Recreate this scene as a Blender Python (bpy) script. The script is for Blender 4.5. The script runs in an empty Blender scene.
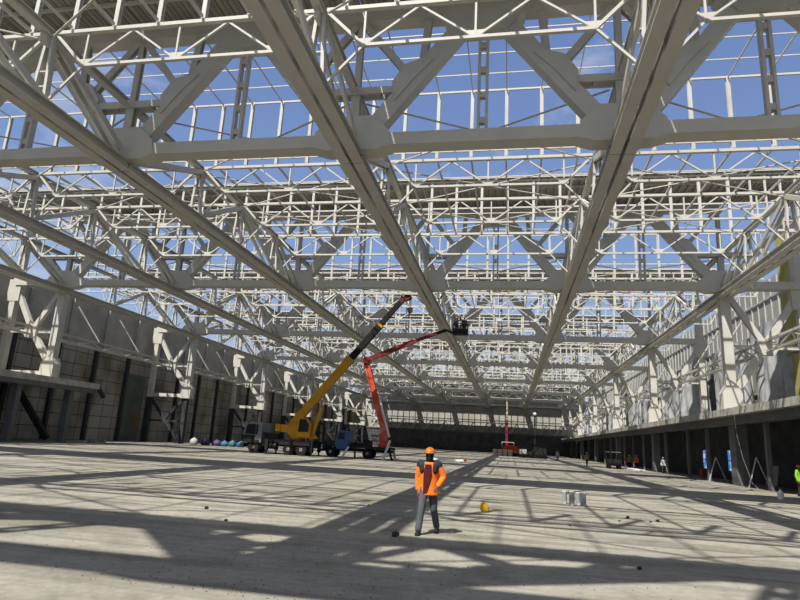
import bpy, bmesh, math, random
from mathutils import Vector, Matrix
random.seed(7)
sc = bpy.context.scene
COL = sc.collection
V = Vector

# ------------------------------------------------------------------ materials
K = .52      # overall reflectance of the small painted and woven things
KEEP = ('white_paint', 'white_rim', 'white_painted_steel', 'grey_painted_steel', 'dark_primed_steel', 'galvanised_deck', 'deck_seam', 'raw_concrete', 'concrete_pillar', 'dark_interior', 'far_dark_cladding', 'grey_panel', 'hivis_orange_cloth', 'orange_helmet', 'yellow_helmet')
def mat(name, col, rough=.6, metal=0., noise=.12, scale=3., bump=0., dirt=None, dirt_amt=.35, alpha=None):
    m = bpy.data.materials.new(name); m.use_nodes = True
    nt = m.node_tree; b = nt.nodes['Principled BSDF']
    b.inputs['Roughness'].default_value = rough; b.inputs['Metallic'].default_value = metal
    if rough > .3: b.inputs['Specular IOR Level'].default_value = .22
    tc = nt.nodes.new('ShaderNodeTexCoord')
    n = nt.nodes.new('ShaderNodeTexNoise'); n.inputs['Scale'].default_value = scale; n.inputs['Detail'].default_value = 4
    nt.links.new(tc.outputs['Object'], n.inputs['Vector'])
    r = nt.nodes.new('ShaderNodeValToRGB')
    c = [x*(K if name not in KEEP else 1) for x in col]
    r.color_ramp.elements[0].color = (c[0]*(1-noise), c[1]*(1-noise), c[2]*(1-noise), 1)
    r.color_ramp.elements[1].color = (min(1, c[0]*(1+noise)), min(1, c[1]*(1+noise)), min(1, c[2]*(1+noise)), 1)
    r.color_ramp.elements[0].position = .3; r.color_ramp.elements[1].position = .7
    nt.links.new(n.outputs['Fac'], r.inputs['Fac'])
    out = r.outputs['Color']
    if dirt:
        n2 = nt.nodes.new('ShaderNodeTexNoise'); n2.inputs['Scale'].default_value = scale*.35; n2.inputs['Detail'].default_value = 6
        nt.links.new(tc.outputs['Object'], n2.inputs['Vector'])
        r2 = nt.nodes.new('ShaderNodeValToRGB'); r2.color_ramp.elements[0].position = .5; r2.color_ramp.elements[1].position = .72
        r2.color_ramp.elements[1].color = (dirt_amt,)*3+(1,)
        r2.color_ramp.elements[0].color = (0, 0, 0, 1)
        nt.links.new(n2.outputs['Fac'], r2.inputs['Fac'])
        mx = nt.nodes.new('ShaderNodeMix'); mx.data_type = 'RGBA'
        nt.links.new(r2.outputs['Color'], mx.inputs['Factor']); nt.links.new(out, mx.inputs['A']); mx.inputs['B'].default_value = (*dirt, 1)
        out = mx.outputs['Result']
    nt.links.new(out, b.inputs['Base Color'])
    if bump:
        bp = nt.nodes.new('ShaderNodeBump'); bp.inputs['Strength'].default_value = bump; bp.inputs['Distance'].default_value = .02
        nt.links.new(n.outputs['Fac'], bp.inputs['Height']); nt.links.new(bp.outputs['Normal'], b.inputs['Normal'])
    if alpha is not None: b.inputs['Alpha'].default_value = alpha
    return m

STEEL = mat('white_painted_steel', (.42, .405, .36), .5, 0, .05, 1.2, dirt=(.30, .28, .24), dirt_amt=.3)
STEELG = mat('grey_painted_steel', (.36, .36, .35), .6, 0, .1, 1.5)
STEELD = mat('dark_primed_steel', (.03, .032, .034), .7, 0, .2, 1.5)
DECK = mat('galvanised_deck', (.30, .285, .25), .55, .0, .1, .7)
DECKS = mat('deck_seam', (.17, .155, .14), .8)
CONC_D = mat('raw_concrete', (.36, .345, .30), .9, 0, .18, 2.0, .3, dirt=(.18, .16, .13), dirt_amt=.7)
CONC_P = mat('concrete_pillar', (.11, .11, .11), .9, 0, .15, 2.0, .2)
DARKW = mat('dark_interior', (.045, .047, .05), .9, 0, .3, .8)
FARW = mat('far_dark_cladding', (.055, .06, .06), .8, 0, .3, .6)
GREYP = mat('grey_panel', (.29, .28, .25), .8, 0, .15, .5, dirt=(.18, .17, .15), dirt_amt=.6)
OLIVE = mat('olive_insulation', (.62, .56, .20), .9, 0, .2, 1.)
TARP = mat('grey_white_sheeting', (.62, .63, .63), .6, 0, .3, .8, dirt=(.16, .17, .18), dirt_amt=.6)
YELLOW = mat('crane_yellow', (.78, .38, .015), .5, 0, .12, 2., dirt=(.45, .2, .02), dirt_amt=.4)
BLACKB = mat('boom_black', (.012, .012, .012), .8, 0, .2, 2.)
REDTIP = mat('boom_tip_red', (.16, .035, .02), .5)
RED = mat('lift_red', (.80, .10, .045), .6, 0, .1, 2., dirt=(.70, .28, .20), dirt_amt=.6)
REDD = mat('lift_dark_red', (.25, .03, .03), .5, 0, .15, 2.)
CABG = mat('cab_grey_paint', (.28, .31, .35), .45, 0, .1, 2.)
CABB = mat('cab_blue_paint', (.05, .15, .36), .4, 0, .12, 2.)
HOODM = mat('hood_dark_blue', (.03, .05, .08), .6)
CHASS = mat('chassis_black', (.018, .018, .018), .7, 0, .2, 3.)
RUBBER = mat('tyre_rubber', (.02, .02, .02), .9)
RIM = mat('wheel_rim', (.42, .38, .32), .7)
RIMW = mat('white_rim', (.36, .36, .34), .7)
GLASSD = mat('dark_cab_glass', (.008, .009, .011), .35)
WHITEP = mat('white_paint', (.56, .56, .54), .5, 0, .06, 3.)
REDP = mat('red_paint', (.5, .04, .03), .5)
ORANGE = mat('hivis_orange_cloth', (.62, .135, .012), .75, 0, .1, 14., .2)
NAVY = mat('dark_navy_cloth', (.035, .037, .05), .85, 0, .2, 14.)
DRED = mat('dark_red_cloth', (.11, .011, .014), .85, 0, .2, 14.)
JEANS = mat('grey_jeans', (.115, .12, .13), .85, 0, .18, 12., .2)
BOOT = mat('black_boot', (.012, .012, .012), .6)
SKIN = mat('skin', (.30, .16, .10), .55)
HAIR = mat('dark_hair', (.015, .012, .01), .8)
EYE = mat('eye_white', (.6, .6, .58), .3)
HELMO = mat('orange_helmet', (.50, .14, .012), .35, 0, .03, 5.)
HELMY = mat('yellow_helmet', (.50, .30, .015), .35, 0, .05, 5.)
HELMW = mat('white_helmet', (.75, .75, .72), .35, 0, .03, 5.)
VESTG = mat('hivis_green_cloth', (.30, .75, .04), .75, 0, .1, 10.)
VESTY = mat('hivis_yellow_cloth', (.36, .40, .05), .75, 0, .1, 10.)
TEAL = mat('teal_cloth', (.06, .16, .15), .8)
WHITEC = mat('white_cloth', (.6, .62, .65), .8)
WOOD = mat('pale_timber', (.55, .43, .24), .8, 0, .15, 6.)
CREAM = mat('cream_block', (.95, .84, .56), .8, 0, .1, 3.)
STONE = mat('stone', (.06, .055, .048), .9, 0, .3, 20., .4)
GRAV = mat('gravel', (.13, .12, .10), .9, 0, .3, 20.)
CYL = mat('concrete_cylinder', (.40, .41, .40), .85, 0, .15, 12., dirt=(.65, .65, .62), dirt_amt=.8)
PURPLE = mat('purple_bag', (.10, .07, .20), .6); BLUEB = mat('blue_bag', (.06, .18, .36), .6)
TEALB = mat('teal_bag', (.05, .20, .20), .6); PINKB = mat('pale_orange_bag', (.60, .36, .22), .6); WHITEB = mat('white_sack', (.6, .58, .5), .7)
OCYL = mat('orange_canister', (.45, .12, .03), .6)
ROPE = mat('grey_rope', (.25, .25, .24), .9)
BOARD = mat('grey_board', (.22, .23, .22), .8, 0, .15, 5.)
TEALP = mat('teal_panel', (.03, .20, .26), .7)
BLUEP = mat('blue_film_light', (.04, .10, .45), .7)

def glowing_film():
    m = bpy.data.materials.new('blue_film_daylit'); m.use_nodes = True; nt = m.node_tree
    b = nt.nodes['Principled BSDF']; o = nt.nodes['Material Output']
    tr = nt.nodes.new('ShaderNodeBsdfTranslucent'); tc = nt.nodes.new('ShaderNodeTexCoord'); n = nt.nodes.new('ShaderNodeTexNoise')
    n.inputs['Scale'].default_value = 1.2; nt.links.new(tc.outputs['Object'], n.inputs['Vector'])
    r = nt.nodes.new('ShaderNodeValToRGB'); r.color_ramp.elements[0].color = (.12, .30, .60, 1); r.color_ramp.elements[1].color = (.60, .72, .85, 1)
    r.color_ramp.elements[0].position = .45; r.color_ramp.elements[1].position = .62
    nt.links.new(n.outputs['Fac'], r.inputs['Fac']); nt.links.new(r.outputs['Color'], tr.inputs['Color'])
    em = nt.nodes.new('ShaderNodeEmission'); em.inputs['Strength'].default_value = .45; nt.links.new(r.outputs['Color'], em.inputs['Color'])  # film glows by itself, standing in for daylight behind the window
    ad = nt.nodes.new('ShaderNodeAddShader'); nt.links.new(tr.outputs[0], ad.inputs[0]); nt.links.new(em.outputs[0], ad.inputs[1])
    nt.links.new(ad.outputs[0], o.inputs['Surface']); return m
FILM_GLOW = glowing_film()

def wall_mat():
    m = bpy.data.materials.new('precast_concrete_wall'); m.use_nodes = True; nt = m.node_tree; b = nt.nodes['Principled BSDF']; b.inputs['Roughness'].default_value = .9
    tc = nt.nodes.new('ShaderNodeTexCoord'); mp = nt.nodes.new('ShaderNodeMapping'); sep = nt.nodes.new('ShaderNodeSeparateXYZ'); cmb = nt.nodes.new('ShaderNodeCombineXYZ')
    nt.links.new(tc.outputs['Object'], sep.inputs[0]); nt.links.new(sep.outputs['Y'], cmb.inputs['X']); nt.links.new(sep.outputs['Z'], cmb.inputs['Y'])
    br = nt.nodes.new('ShaderNodeTexBrick'); br.offset = 0.0; br.inputs['Scale'].default_value = 1.0
    br.inputs['Brick Width'].default_value = 2.1; br.inputs['Row Height'].default_value = 1.45; br.inputs['Mortar Size'].default_value = .045
    br.inputs['Color1'].default_value = (.23, .215, .175, 1); br.inputs['Color2'].default_value = (.29, .27, .22, 1); br.inputs['Mortar'].default_value = (.05, .045, .04, 1)
    nt.links.new(cmb.outputs[0], br.inputs['Vector'])
    n = nt.nodes.new('ShaderNodeTexNoise'); n.inputs['Scale'].default_value = .16; n.inputs['Detail'].default_value = 6; nt.links.new(tc.outputs['Object'], n.inputs['Vector'])
    r = nt.nodes.new('ShaderNodeValToRGB'); r.color_ramp.elements[0].color = (.30, .24, .17, 1); r.color_ramp.elements[1].color = (1, 1, 1, 1); r.color_ramp.elements[0].position = .38; r.color_ramp.elements[1].position = .55
    nt.links.new(n.outputs['Fac'], r.inputs['Fac'])
    mx = nt.nodes.new('ShaderNodeMix'); mx.data_type = 'RGBA'; mx.blend_type = 'MULTIPLY'; mx.inputs['Factor'].default_value = .75
    nt.links.new(br.outputs['Color'], mx.inputs['A']); nt.links.new(r.outputs['Color'], mx.inputs['B']); nt.links.new(mx.outputs['Result'], b.inputs['Base Color'])
    return m
WALLM = wall_mat()

def floor_mat():
    m = bpy.data.materials.new('dusty_concrete_floor'); m.use_nodes = True; nt = m.node_tree; b = nt.nodes['Principled BSDF']; b.inputs['Roughness'].default_value = .92
    L = nt.links.new; tc = nt.nodes.new('ShaderNodeTexCoord')
    def noise(s, d, rough=.6):
        n = nt.nodes.new('ShaderNodeTexNoise'); n.inputs['Scale'].default_value = s; n.inputs['Detail'].default_value = d; n.inputs['Roughness'].default_value = rough
        L(tc.outputs['Object'], n.inputs['Vector']); return n
    def ramp(f, p0, c0, p1, c1):
        r = nt.nodes.new('ShaderNodeValToRGB'); e = r.color_ramp.elements
        e[0].position = p0; e[0].color = (*c0, 1); e[1].position = p1; e[1].color = (*c1, 1); L(f, r.inputs['Fac']); return r.outputs['Color']
    def mul(a, bb, f=1.):
        x = nt.nodes.new('ShaderNodeMix'); x.data_type = 'RGBA'; x.blend_type = 'MULTIPLY'; x.inputs['Factor'].default_value = f; L(a, x.inputs['A']); L(bb, x.inputs['B']); return x.outputs['Result']
    base = ramp(noise(.22, 6).outputs['Fac'], .35, (.195, .183, .148), .65, (.26, .243, .20))
    fine = ramp(noise(7, 5, .75).outputs['Fac'], .3, (.72, .71, .69), .62, (1, 1, 1))
    blot = ramp(noise(.9, 6, .7).outputs['Fac'], .36, (.70, .68, .64), .5, (1, 1, 1))
    c = mul(mul(base, fine), blot, .8)
    mp = nt.nodes.new('ShaderNodeMapping'); mp.inputs['Scale'].default_value = (.12, 1.6, 1); mp.inputs['Rotation'].default_value = (0, 0, .12); L(tc.outputs['Object'], mp.inputs['Vector'])
    n = nt.nodes.new('ShaderNodeTexNoise'); n.inputs['Scale'].default_value = .8; n.inputs['Detail'].default_value = 5; L(mp.outputs[0], n.inputs['Vector'])
    c = mul(c, ramp(n.outputs['Fac'], .40, (.66, .65, .62), .54, (1, 1, 1)), .9)
    L(c, b.inputs['Base Color'])
    bp = nt.nodes.new('ShaderNodeBump'); bp.inputs['Strength'].default_value = .5; bp.inputs['Distance'].default_value = .03
    L(noise(9, 6, .7).outputs['Fac'], bp.inputs['Height']); L(bp.outputs['Normal'], b.inputs['Normal'])
    return m
FLOORM = floor_mat()

# ------------------------------------------------------------------ mesh helpers
def bar(bm, p, q, w, h=None, up=(0, 0, 1)):
    """rectangular bar from p to q; w across, h along 'up'"""
    h = h or w; p = V(p); q = V(q); d = (q-p)
    if d.length < 1e-6: return
    d.normalize(); u = V(up)
    if abs(d.dot(u)) > .98: u = V((0, 1, 0)) if abs(d.y) < .9 else V((1, 0, 0))
    s = d.cross(u).normalized(); u = s.cross(d).normalized()
    vs = []
    for c in (p, q):
        for a, b in ((-1, -1), (1, -1), (1, 1), (-1, 1)):
            vs.append(bm.verts.new(c+s*(a*w/2)+u*(b*h/2)))
    for f in ((3, 2, 1, 0), (4, 5, 6, 7), (0, 1, 5, 4), (1, 2, 6, 5), (2, 3, 7, 6), (3, 0, 4, 7)):
        bm.faces.new([vs[i] for i in f])
def ibar(bm, p, q, w, h, up=(0, 0, 1), t=.06):
    """I-section: two flanges and a web"""
    p = V(p); q = V(q); d = (q-p).normalized(); u = V(up)
    if abs(d.dot(u)) > .98: u = V((0, 1, 0))
    s = d.cross(u).normalized(); u = s.cross(d).normalized()
    bar(bm, p+u*(h/2-t/2), q+u*(h/2-t/2), w, t, u); bar(bm, p-u*(h/2-t/2), q-u*(h/2-t/2), w, t, u); bar(bm, p, q, t, h-2*t, u)
def box(bm, x0, x1, y0, y1, z0, z1):
    bar(bm, ((x0+x1)/2, y0, (z0+z1)/2), ((x0+x1)/2, y1, (z0+z1)/2), x1-x0, z1-z0)
def tube(bm, p, q, r0, r1=None, n=10, cap=True):
    r1 = r0 if r1 is None else r1; p = V(p); q = V(q); d = (q-p).normalized()
    u = V((0, 0, 1)) if abs(d.z) < .95 else V((1, 0, 0)); s = d.cross(u).normalized(); u = s.cross(d)
    a = [bm.verts.new(p+s*r0*math.cos(2*math.pi*i/n)+u*r0*math.sin(2*math.pi*i/n)) for i in range(n)]
    b = [bm.verts.new(q+s*r1*math.cos(2*math.pi*i/n)+u*r1*math.sin(2*math.pi*i/n)) for i in range(n)]
    for i in range(n): bm.faces.new((a[i], a[(i+1) % n], b[(i+1) % n], b[i]))
    if cap: bm.faces.new(a[::-1]); bm.faces.new(b)
def lathe(bm, prof, c=(0, 0, 0), n=20, axis='Z', sx=1, sy=1):
    c = V(c); rings = []
    for r, z in prof:
        ring = []
        for i in range(n):
            a = 2*math.pi*i/n; x, y = r*math.cos(a)*sx, r*math.sin(a)*sy
            p = (x, y, z) if axis == 'Z' else (x, z, y)
            ring.append(bm.verts.new(c+V(p)))
        rings.append(ring)
    for a, b in zip(rings, rings[1:]):
        for i in range(n): bm.faces.new((a[i], a[(i+1) % n], b[(i+1) % n], b[i]))
    bm.faces.new(rings[0][::-1]); bm.faces.new(rings[-1])
def prism(bm, poly, axis, a, b):
    """extrude polygon (u,v) along axis between a and b; axis Y: (x,z), X: (y,z), Z: (x,y)"""
    def P(u, v, t): return {'Y': (u, t, v), 'X': (t, u, v), 'Z': (u, v, t)}[axis]
    A = [bm.verts.new(P(u, v, a)) for u, v in poly]; B = [bm.verts.new(P(u, v, b)) for u, v in poly]
    n = len(poly)
    bm.faces.new(A); bm.faces.new(B[::-1])
    for i in range(n): bm.faces.new((A[i], B[i], B[(i+1) % n], A[(i+1) % n]))
def ball(bm, c, r, seg=16, rings=10, s=(1, 1, 1)):
    bmesh.ops.create_uvsphere(bm, u_segments=seg, v_segments=rings, radius=r, matrix=Matrix.Translation(c) @ Matrix.Diagonal((*s, 1)))
def fin(bm, name, m, smooth=False, bevel=0):
    bmesh.ops.recalc_face_normals(bm, faces=bm.faces[:])
    if bevel:
        bmesh.ops.bevel(bm, geom=bm.edges[:], offset=bevel, segments=2, affect='EDGES', clamp_overlap=True)
    me = bpy.data.meshes.new(name); bm.to_mesh(me); bm.free()
    for mm in (m if isinstance(m, (list, tuple)) else [m]): me.materials.append(mm)
    if smooth:
        for p in me.polygons: p.use_smooth = True
    return me
def mk(fn, name, m, **k):
    bm = bmesh.new(); fn(bm); return fin(bm, name, m, **k)
def link(name, data, parent=None, loc=(0, 0, 0), rz=0):
    o = bpy.data.objects.new(name, data); COL.objects.link(o)
    if parent: o.parent = parent
    o.location = loc; o.rotation_euler = (0, 0, rz); return o
def tag(o, label, cat, group=None, kind=None):
    o['label'] = label; o['category'] = cat
    if group: o['group'] = group
    if kind: o['kind'] = kind
    return o
def struct(o): o['kind'] = 'structure'; return o
def joined(parts, name):
    """one mesh out of a list of (part, mesh) for far copies"""
    bm = bmesh.new(); mats = []
    for _, me in parts:
        off = []
        for mm in me.materials:
            if mm not in mats: mats.append(mm)
            off.append(mats.index(mm))
        n0 = len(bm.faces); bm.from_mesh(me); bm.faces.ensure_lookup_table()
        for f in bm.faces[n0:]: f.material_index = off[f.material_index] if off else 0
    out = bpy.data.meshes.new(name); bm.to_mesh(out); bm.free()
    for mm in mats: out.materials.append(mm)
    return out
def put(name, parts, loc, label, cat, group, far=None, rz=0):
    """far given: the thing is one mesh; else an Empty with its parts"""
    o = link(name, far, None, loc, rz)
    if far is None:
        for pn, me in parts: link(pn, me, o)
    return tag(o, label, cat, group)

# ------------------------------------------------------------------ layout (metres)
X0, S, P, ZB = -13.39, 12.0, 25.22, 14.56
XS = [X0+(i-2.5)*S for i in range(6)]            # longitudinal lines, left to right
YK = lambda k: -.83+P*k
CX = [X0+(i-2)*S for i in range(5)]              # bay centres
OF = [0, 7.1, 12.9, 19.6, P]
ORD = ['zeroth', 'nearest', 'second', 'third', 'fourth', 'fifth', 'sixth', 'seventh', 'eighth']
BAY = ['leftmost bay', 'left middle bay', 'central bay', 'right middle bay', 'rightmost bay']
LINE = ['left column line', 'second line from left', 'third line from left', 'third line from right', 'second line from right', 'right column line']
def beyond(k): return 'above camera, before nearest main truss' if k == 0 else 'beyond %s main truss' % ORD[k]
NEAR = 3     # cells up to this index carry separate parts

# ------------------------------------------------------------------ main transverse truss
def main_truss_parts():
    zb, zt = 15.0, 22.35
    pr = []
    W = 30.0
    pr.append(('bottom_chord', mk(lambda b: bar(b, (-W-5.4, 0, zb+.3), (W+5.4, 0, zb+.3), .86, .60), 'main_bottom_chord', STEEL)))
    pr.append(('top_chord', mk(lambda b: bar(b, (-W-.4, 0, zt-.36), (W+.4, 0, zt-.36), .80, .62), 'main_top_chord', STEEL)))
    nodes = [-30+12*i for i in range(6)]; peaks = [-24+12*i for i in range(5)]
    ng = mk(lambda b: prism(b, [(-1.9, 15.0), (-1.2, 14.78), (1.2, 14.78), (1.9, 15.0), (1.75, 15.75), (1.0, 16.5), (-1.0, 16.5), (-1.75, 15.75)], 'Y', -.47, .47), 'node_gusset', STEEL)
    pg = mk(lambda b: prism(b, [(-1.9, 22.3), (1.9, 22.3), (1.9, 21.55), (1.1, 20.75), (-1.1, 20.75), (-1.9, 21.55)], 'Y', -.44, .44), 'peak_gusset', STEEL)
    hang = bmesh.new()
    for s in (-.18, .18): bar(hang, (s, 0, 15.6), (s, 0, 20.85), .13, .3, (0, 1, 0))
    z = 16.2
    while z < 20.6: bar(hang, (-.2, 0, z), (.2, 0, z), .24, .3); z += 1.3
    hang = fin(hang, 'batten_hanger', STEEL)
    DI, ST, GU = {}, {}, {}
    for s in (-1, 1):
        DI[s] = mk(lambda b: bar(b, (s*.75, 0, 15.75), (s*5.15, 0, 21.4), .78, .66, (0, 1, 0)) or None, 'main_diagonal', STEEL)
        m = V((s*.75, 0, 15.75)).lerp(V((s*5.15, 0, 21.4)), .47)
        GU[s] = mk(lambda b: prism(b, [(m.x-s*.9, m.z-1.15), (m.x-s*1.05, m.z-.15), (m.x-s*.45, m.z+.75), (m.x+s*.25, m.z+1.0), (m.x+s*.9, m.z+.95), (m.x, m.z)][::(1 if s > 0 else -1)], 'Y', -.41, .41), 'diagonal_gusset', STEEL)
        a = bmesh.new()
        ibar(a, (m.x-s*.5, 0, m.z+.6), (s*.15, 0, 21.75), .34, .30, (0, 1, 0), .05); ST[s, 0] = fin(a, 'inner_strut', STEEL)
        a = bmesh.new()
        ibar(a, (m.x+s*.3, 0, m.z+.85), (s*3.35, 0, 21.75), .34, .30, (0, 1, 0), .05); ST[s, 1] = fin(a, 'upright_strut', STEEL)
    cs = bmesh.new()
    box(cs, -2.0, 2.0, -.30, -.18, 17.75, 18.1); box(cs, -2.0, 2.0, .18, .30, 17.75, 18.1)
    for x in (-2, -1, 0, 1, 2): box(cs, x-.12, x+.12, -.2, .2, 17.8, 18.05)
    cs = fin(cs, 'collar_strut', STEEL)
    np_ = bmesh.new(); ibar(np_, (0, 0, 16.4), (0, 0, 17.8), .42, .42, (0, 1, 0), .07); np_ = fin(np_, 'node_post', STEEL)
    up_ = bmesh.new(); ibar(up_, (0, 0, 18.1), (0, 0, 21.75), .30, .30, (0, 1, 0), .05); up_ = fin(up_, 'upper_post', STEEL)
    def sh(me, x, key):
        if (me.name, x) not in key:
            c = me.copy(); c.transform(Matrix.Translation((x, 0, 0))); key[(me.name, x)] = c
        return key[(me.name, x)]
    cache = {}
    for i, x in enumerate(nodes):
        pr.append(('gusset_plate', sh(ng, x, cache))); pr.append(('collar_strut', sh(cs, x, cache)))
        pr.append(('node_post', sh(np_, x, cache))); pr.append(('upper_post', sh(up_, x, cache)))
        for s in (-1, 1):
            c = lambda me: (lambda n: (n.transform(Matrix.Translation((x, 0, 0))), n)[1])(me.copy())
            if abs(x+s*6) > 30: continue
            pr.append(('diagonal', c(DI[s]))); pr.append(('diagonal_gusset', c(GU[s])))
            pr.append(('strut', c(ST[s, 0]))); pr.append(('strut', c(ST[s, 1])))
    for x in peaks:
        pr.append(('gusset_plate', sh(pg, x, cache))); pr.append(('hanger', sh(hang, x, cache)))
    for s in (-1, 1):   # short outer panels over the side galleries
        pr.append(('end_diagonal', mk(lambda b: bar(b, (s*30.6, 0, 16.0), (s*35.2, 0, 20.6), .5, .5, (0, 1, 0)), 'end_diagonal', STEEL)))
        pr.append(('end_post', mk(lambda b: bar(b, (s*35.3, 0, 15.6), (s*35.3, 0, 21.0), .45, .5, (0, 1, 0)), 'end_post', STEEL)))
    return pr
MT = main_truss_parts(); MTJ = joined(MT, 'main_truss_far')
for k in range(0, 9):
    lab = ('white heavy transverse roof truss directly over the camera' if k == 0 else
           'white heavy transverse roof truss with V diagonals, %s to the camera' % (ORD[k] if k == 1 else ORD[k]+' nearest'))
    put('main_truss', MT, (X0, YK(k), 0), lab, 'truss', 'main transverse roof trusses', None if 1 <= k <= 4 else MTJ)

# ------------------------------------------------------------------ longitudinal truss, one bay long
def long_parts():
    pr = []; L = P-.06
    for s in (-1, 1):
        c = bmesh.new(); x = s*.32
        box(c, x-.24, x+.24, .03, L, 14.30, 14.36); box(c, x-.24, x+.24, .03, L, 14.70, 14.76)
        box(c, x-.03, x+.03, .03, L, 14.36, 14.70); box(c, x-.17*s-.02, x-.17*s+.02, .03, L, 14.36, 14.70)
        pr.append(('bottom_chord', fin(c, 'twin_chord', STEEL)))
    y = 1.2
    while y < L-1: pr.append(('batten_plate', mk(lambda b: box(b, -.25, .25, y, y+.3, 14.68, 14.72), 'chord_batten', STEEL))); y += 2.1
    pr.append(('top_chord', mk(lambda b: ibar(b, (0, .5, 17.9), (0, P-.5, 17.9), .34, .34, t=.05), 'long_top_chord', STEEL)))
    for i in (1, 2, 3):
        pr.append(('post', mk(lambda b: [bar(b, (s*.32, OF[i], 14.76), (s*.12, OF[i], 17.8), .13, .26, (0, 1, 0)) for s in (-1, 1)] and [bar(b, (-.36, OF[i], z), (.36, OF[i], z), .2, .06) for z in (15.4, 16.1)], 'long_post', STEEL)))
        pr.append(('gusset_plate', mk(lambda b: box(b, -.06, .06, OF[i]-.55, OF[i]+.55, 17.25, 17.75), 'long_gusset', STEEL)))
    for a, b_ in (((.7, 15.2), (OF[1], 17.7)), ((OF[1], 14.75), (OF[2], 17.7)), ((OF[3], 14.75), (OF[2], 17.7)), ((P-.7, 15.2), (OF[3], 17.7))):
        d = bmesh.new()
        for s in (-1, 1): bar(d, (s*.30, a[0], a[1]), (s*.16, b_[0], b_[1]), .13, .30)
        pr.append(('diagonal', fin(d, 'long_diagonal', STEEL)))
    return pr
LT = long_parts(); LTJ = joined(LT, 'longitudinal_truss_far')
for k in range(0, 8):
    for i, x in enumerate(XS):
        put('longitudinal_truss', LT, (x, YK(k), 0), 'white twin-chord lengthwise truss on %s, %s' % (LINE[i], beyond(k)), 'truss', 'lengthwise roof trusses', None if k <= NEAR else LTJ)

# ------------------------------------------------------------------ purlin truss (light cross truss)
def purlin_parts():
    pr = []; zt, zb = 17.95, 16.3
    pr.append(('top_chord', mk(lambda b: bar(b, (-5.75, 0, zt), (5.75, 0, zt), .20, .16), 'purlin_top', STEEL)))
    pr.append(('bottom_chord', mk(lambda b: bar(b, (-4.2, 0, zb), (4.2, 0, zb), .15, .12), 'purlin_bottom', STEEL)))
    for s in (-1, 1):
        pr.append(('end_diagonal', mk(lambda b: bar(b, (s*5.7, 0, 17.85), (s*4.2, 0, zb), .12, .12), 'purlin_end', STEEL)))
        pr.append(('end_strut', mk(lambda b: bar(b, (s*4.2, 0, zb), (s*5.5, 0, 14.85), .09, .09), 'purlin_strut', STEEL)))
    w = bmesh.new()
    for a, b_ in ((-4.2, -2.1), (-2.1, 0), (0, 2.1), (2.1, 4.2)):
        za, zz = (zb, zt-.1) if abs(a) in (4.2, 0) else (zt-.1, zb); bar(w, (a, 0, za), (b_, 0, zz), .08, .08)
    pr.append(('web_diagonals', fin(w, 'purlin_web', STEEL)))
    for x in (-4.2, 0, 4.2):
        pr.append(('web_post', mk(lambda b: bar(b, (x, 0, zb), (x, 0, zt-.1), .08, .08), 'purlin_post', STEEL)))
    for x in (-4.2, 0, 4.2): pr.append(('gusset_plate', mk(lambda b: prism(b, [(x-.34, zb+.30), (x+.34, zb+.30), (x+.22, zb-.02), (x-.22, zb-.02)], 'Y', -.03, .03), 'purlin_gusset', STEEL)))
    return pr
PT = purlin_parts(); PTJ = joined(PT, 'purlin_truss_far')
PTS = joined([p for p in PT if p[0] != 'end_strut'], 'purlin_truss_side')
# clerestory wall frames on the purlin trusses and roof decks on the monitor
def frame_parts(rails):
    pr = []
    for x in (-5, -3, -1, 1, 3, 5):
        c = bmesh.new(); ibar(c, (x, 0, 18.06), (x, 0, 22.3), .19, .19, (0, 1, 0), .04); pr.append(('post', fin(c, 'frame_post', STEEL)))
    for z in rails: pr.append(('rail', mk(lambda b: bar(b, (-5.98, 0, z), (5.98, 0, z), .10, .11), 'frame_rail', STEEL)))
    return pr
FF = frame_parts((22.38, 20.1)); FFJ = joined(FF, 'front_frame_far')
FB = frame_parts((22.38, 19.4, 18.5)); FBJ = joined(FB, 'back_frame_far')
def deck_parts(full=True):
    ys, ye = (OF[3]-P-.25 if full else -.6), .3; pr = []
    d = bmesh.new(); n = 20; w = 11.9/n; prof = []
    for i in range(n):
        x = -5.95+i*w
        prof += [(x, 22.56), (x+w*.40, 22.56), (x+w*.5, 22.66), (x+w*.9, 22.66)]
    prof.append((5.95, 22.56))
    a = [d.verts.new((x, ys, z)) for x, z in prof]; b = [d.verts.new((x, ye, z)) for x, z in prof]
    a2 = [d.verts.new((x, ys, z+.05)) for x, z in prof]; b2 = [d.verts.new((x, ye, z+.05)) for x, z in prof]
    for i in range(len(prof)-1):
        d.faces.new((a[i], a[i+1], b[i+1], b[i])); d.faces.new((a2[i], b2[i], b2[i+1], a2[i+1]))
        d.faces.new((a[i], a2[i], a2[i+1], a[i+1])); d.faces.new((b[i], b[i+1], b2[i+1], b2[i]))
    pr.append(('deck_sheet', fin(d, 'deck_sheet', DECK)))
    s = bmesh.new()
    for i in range(0, n+1): x = -5.95+i*w; box(s, x-.03, x+.03, ys, ye, 22.53, 22.555)
    pr.append(('sheet_seams', fin(s, 'deck_seams', DECKS)))
    for y in ((-4.2, -2.1) if full else (-.3,)): pr.append(('deck_purlin', mk(lambda b: bar(b, (-5.95, y, 22.43), (5.95, y, 22.43), .12, .18), 'deck_purlin', STEEL)))
    pr.append(('edge_trim', mk(lambda b: box(b, -5.97, 5.97, ys-.04, ys, 22.50, 22.64), 'deck_edge', STEEL)))
    return pr
DP = deck_parts(); DPJ = joined(DP, 'roof_deck_far'); DP0 = joined(deck_parts(False), 'roof_deck_narrow')
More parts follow.
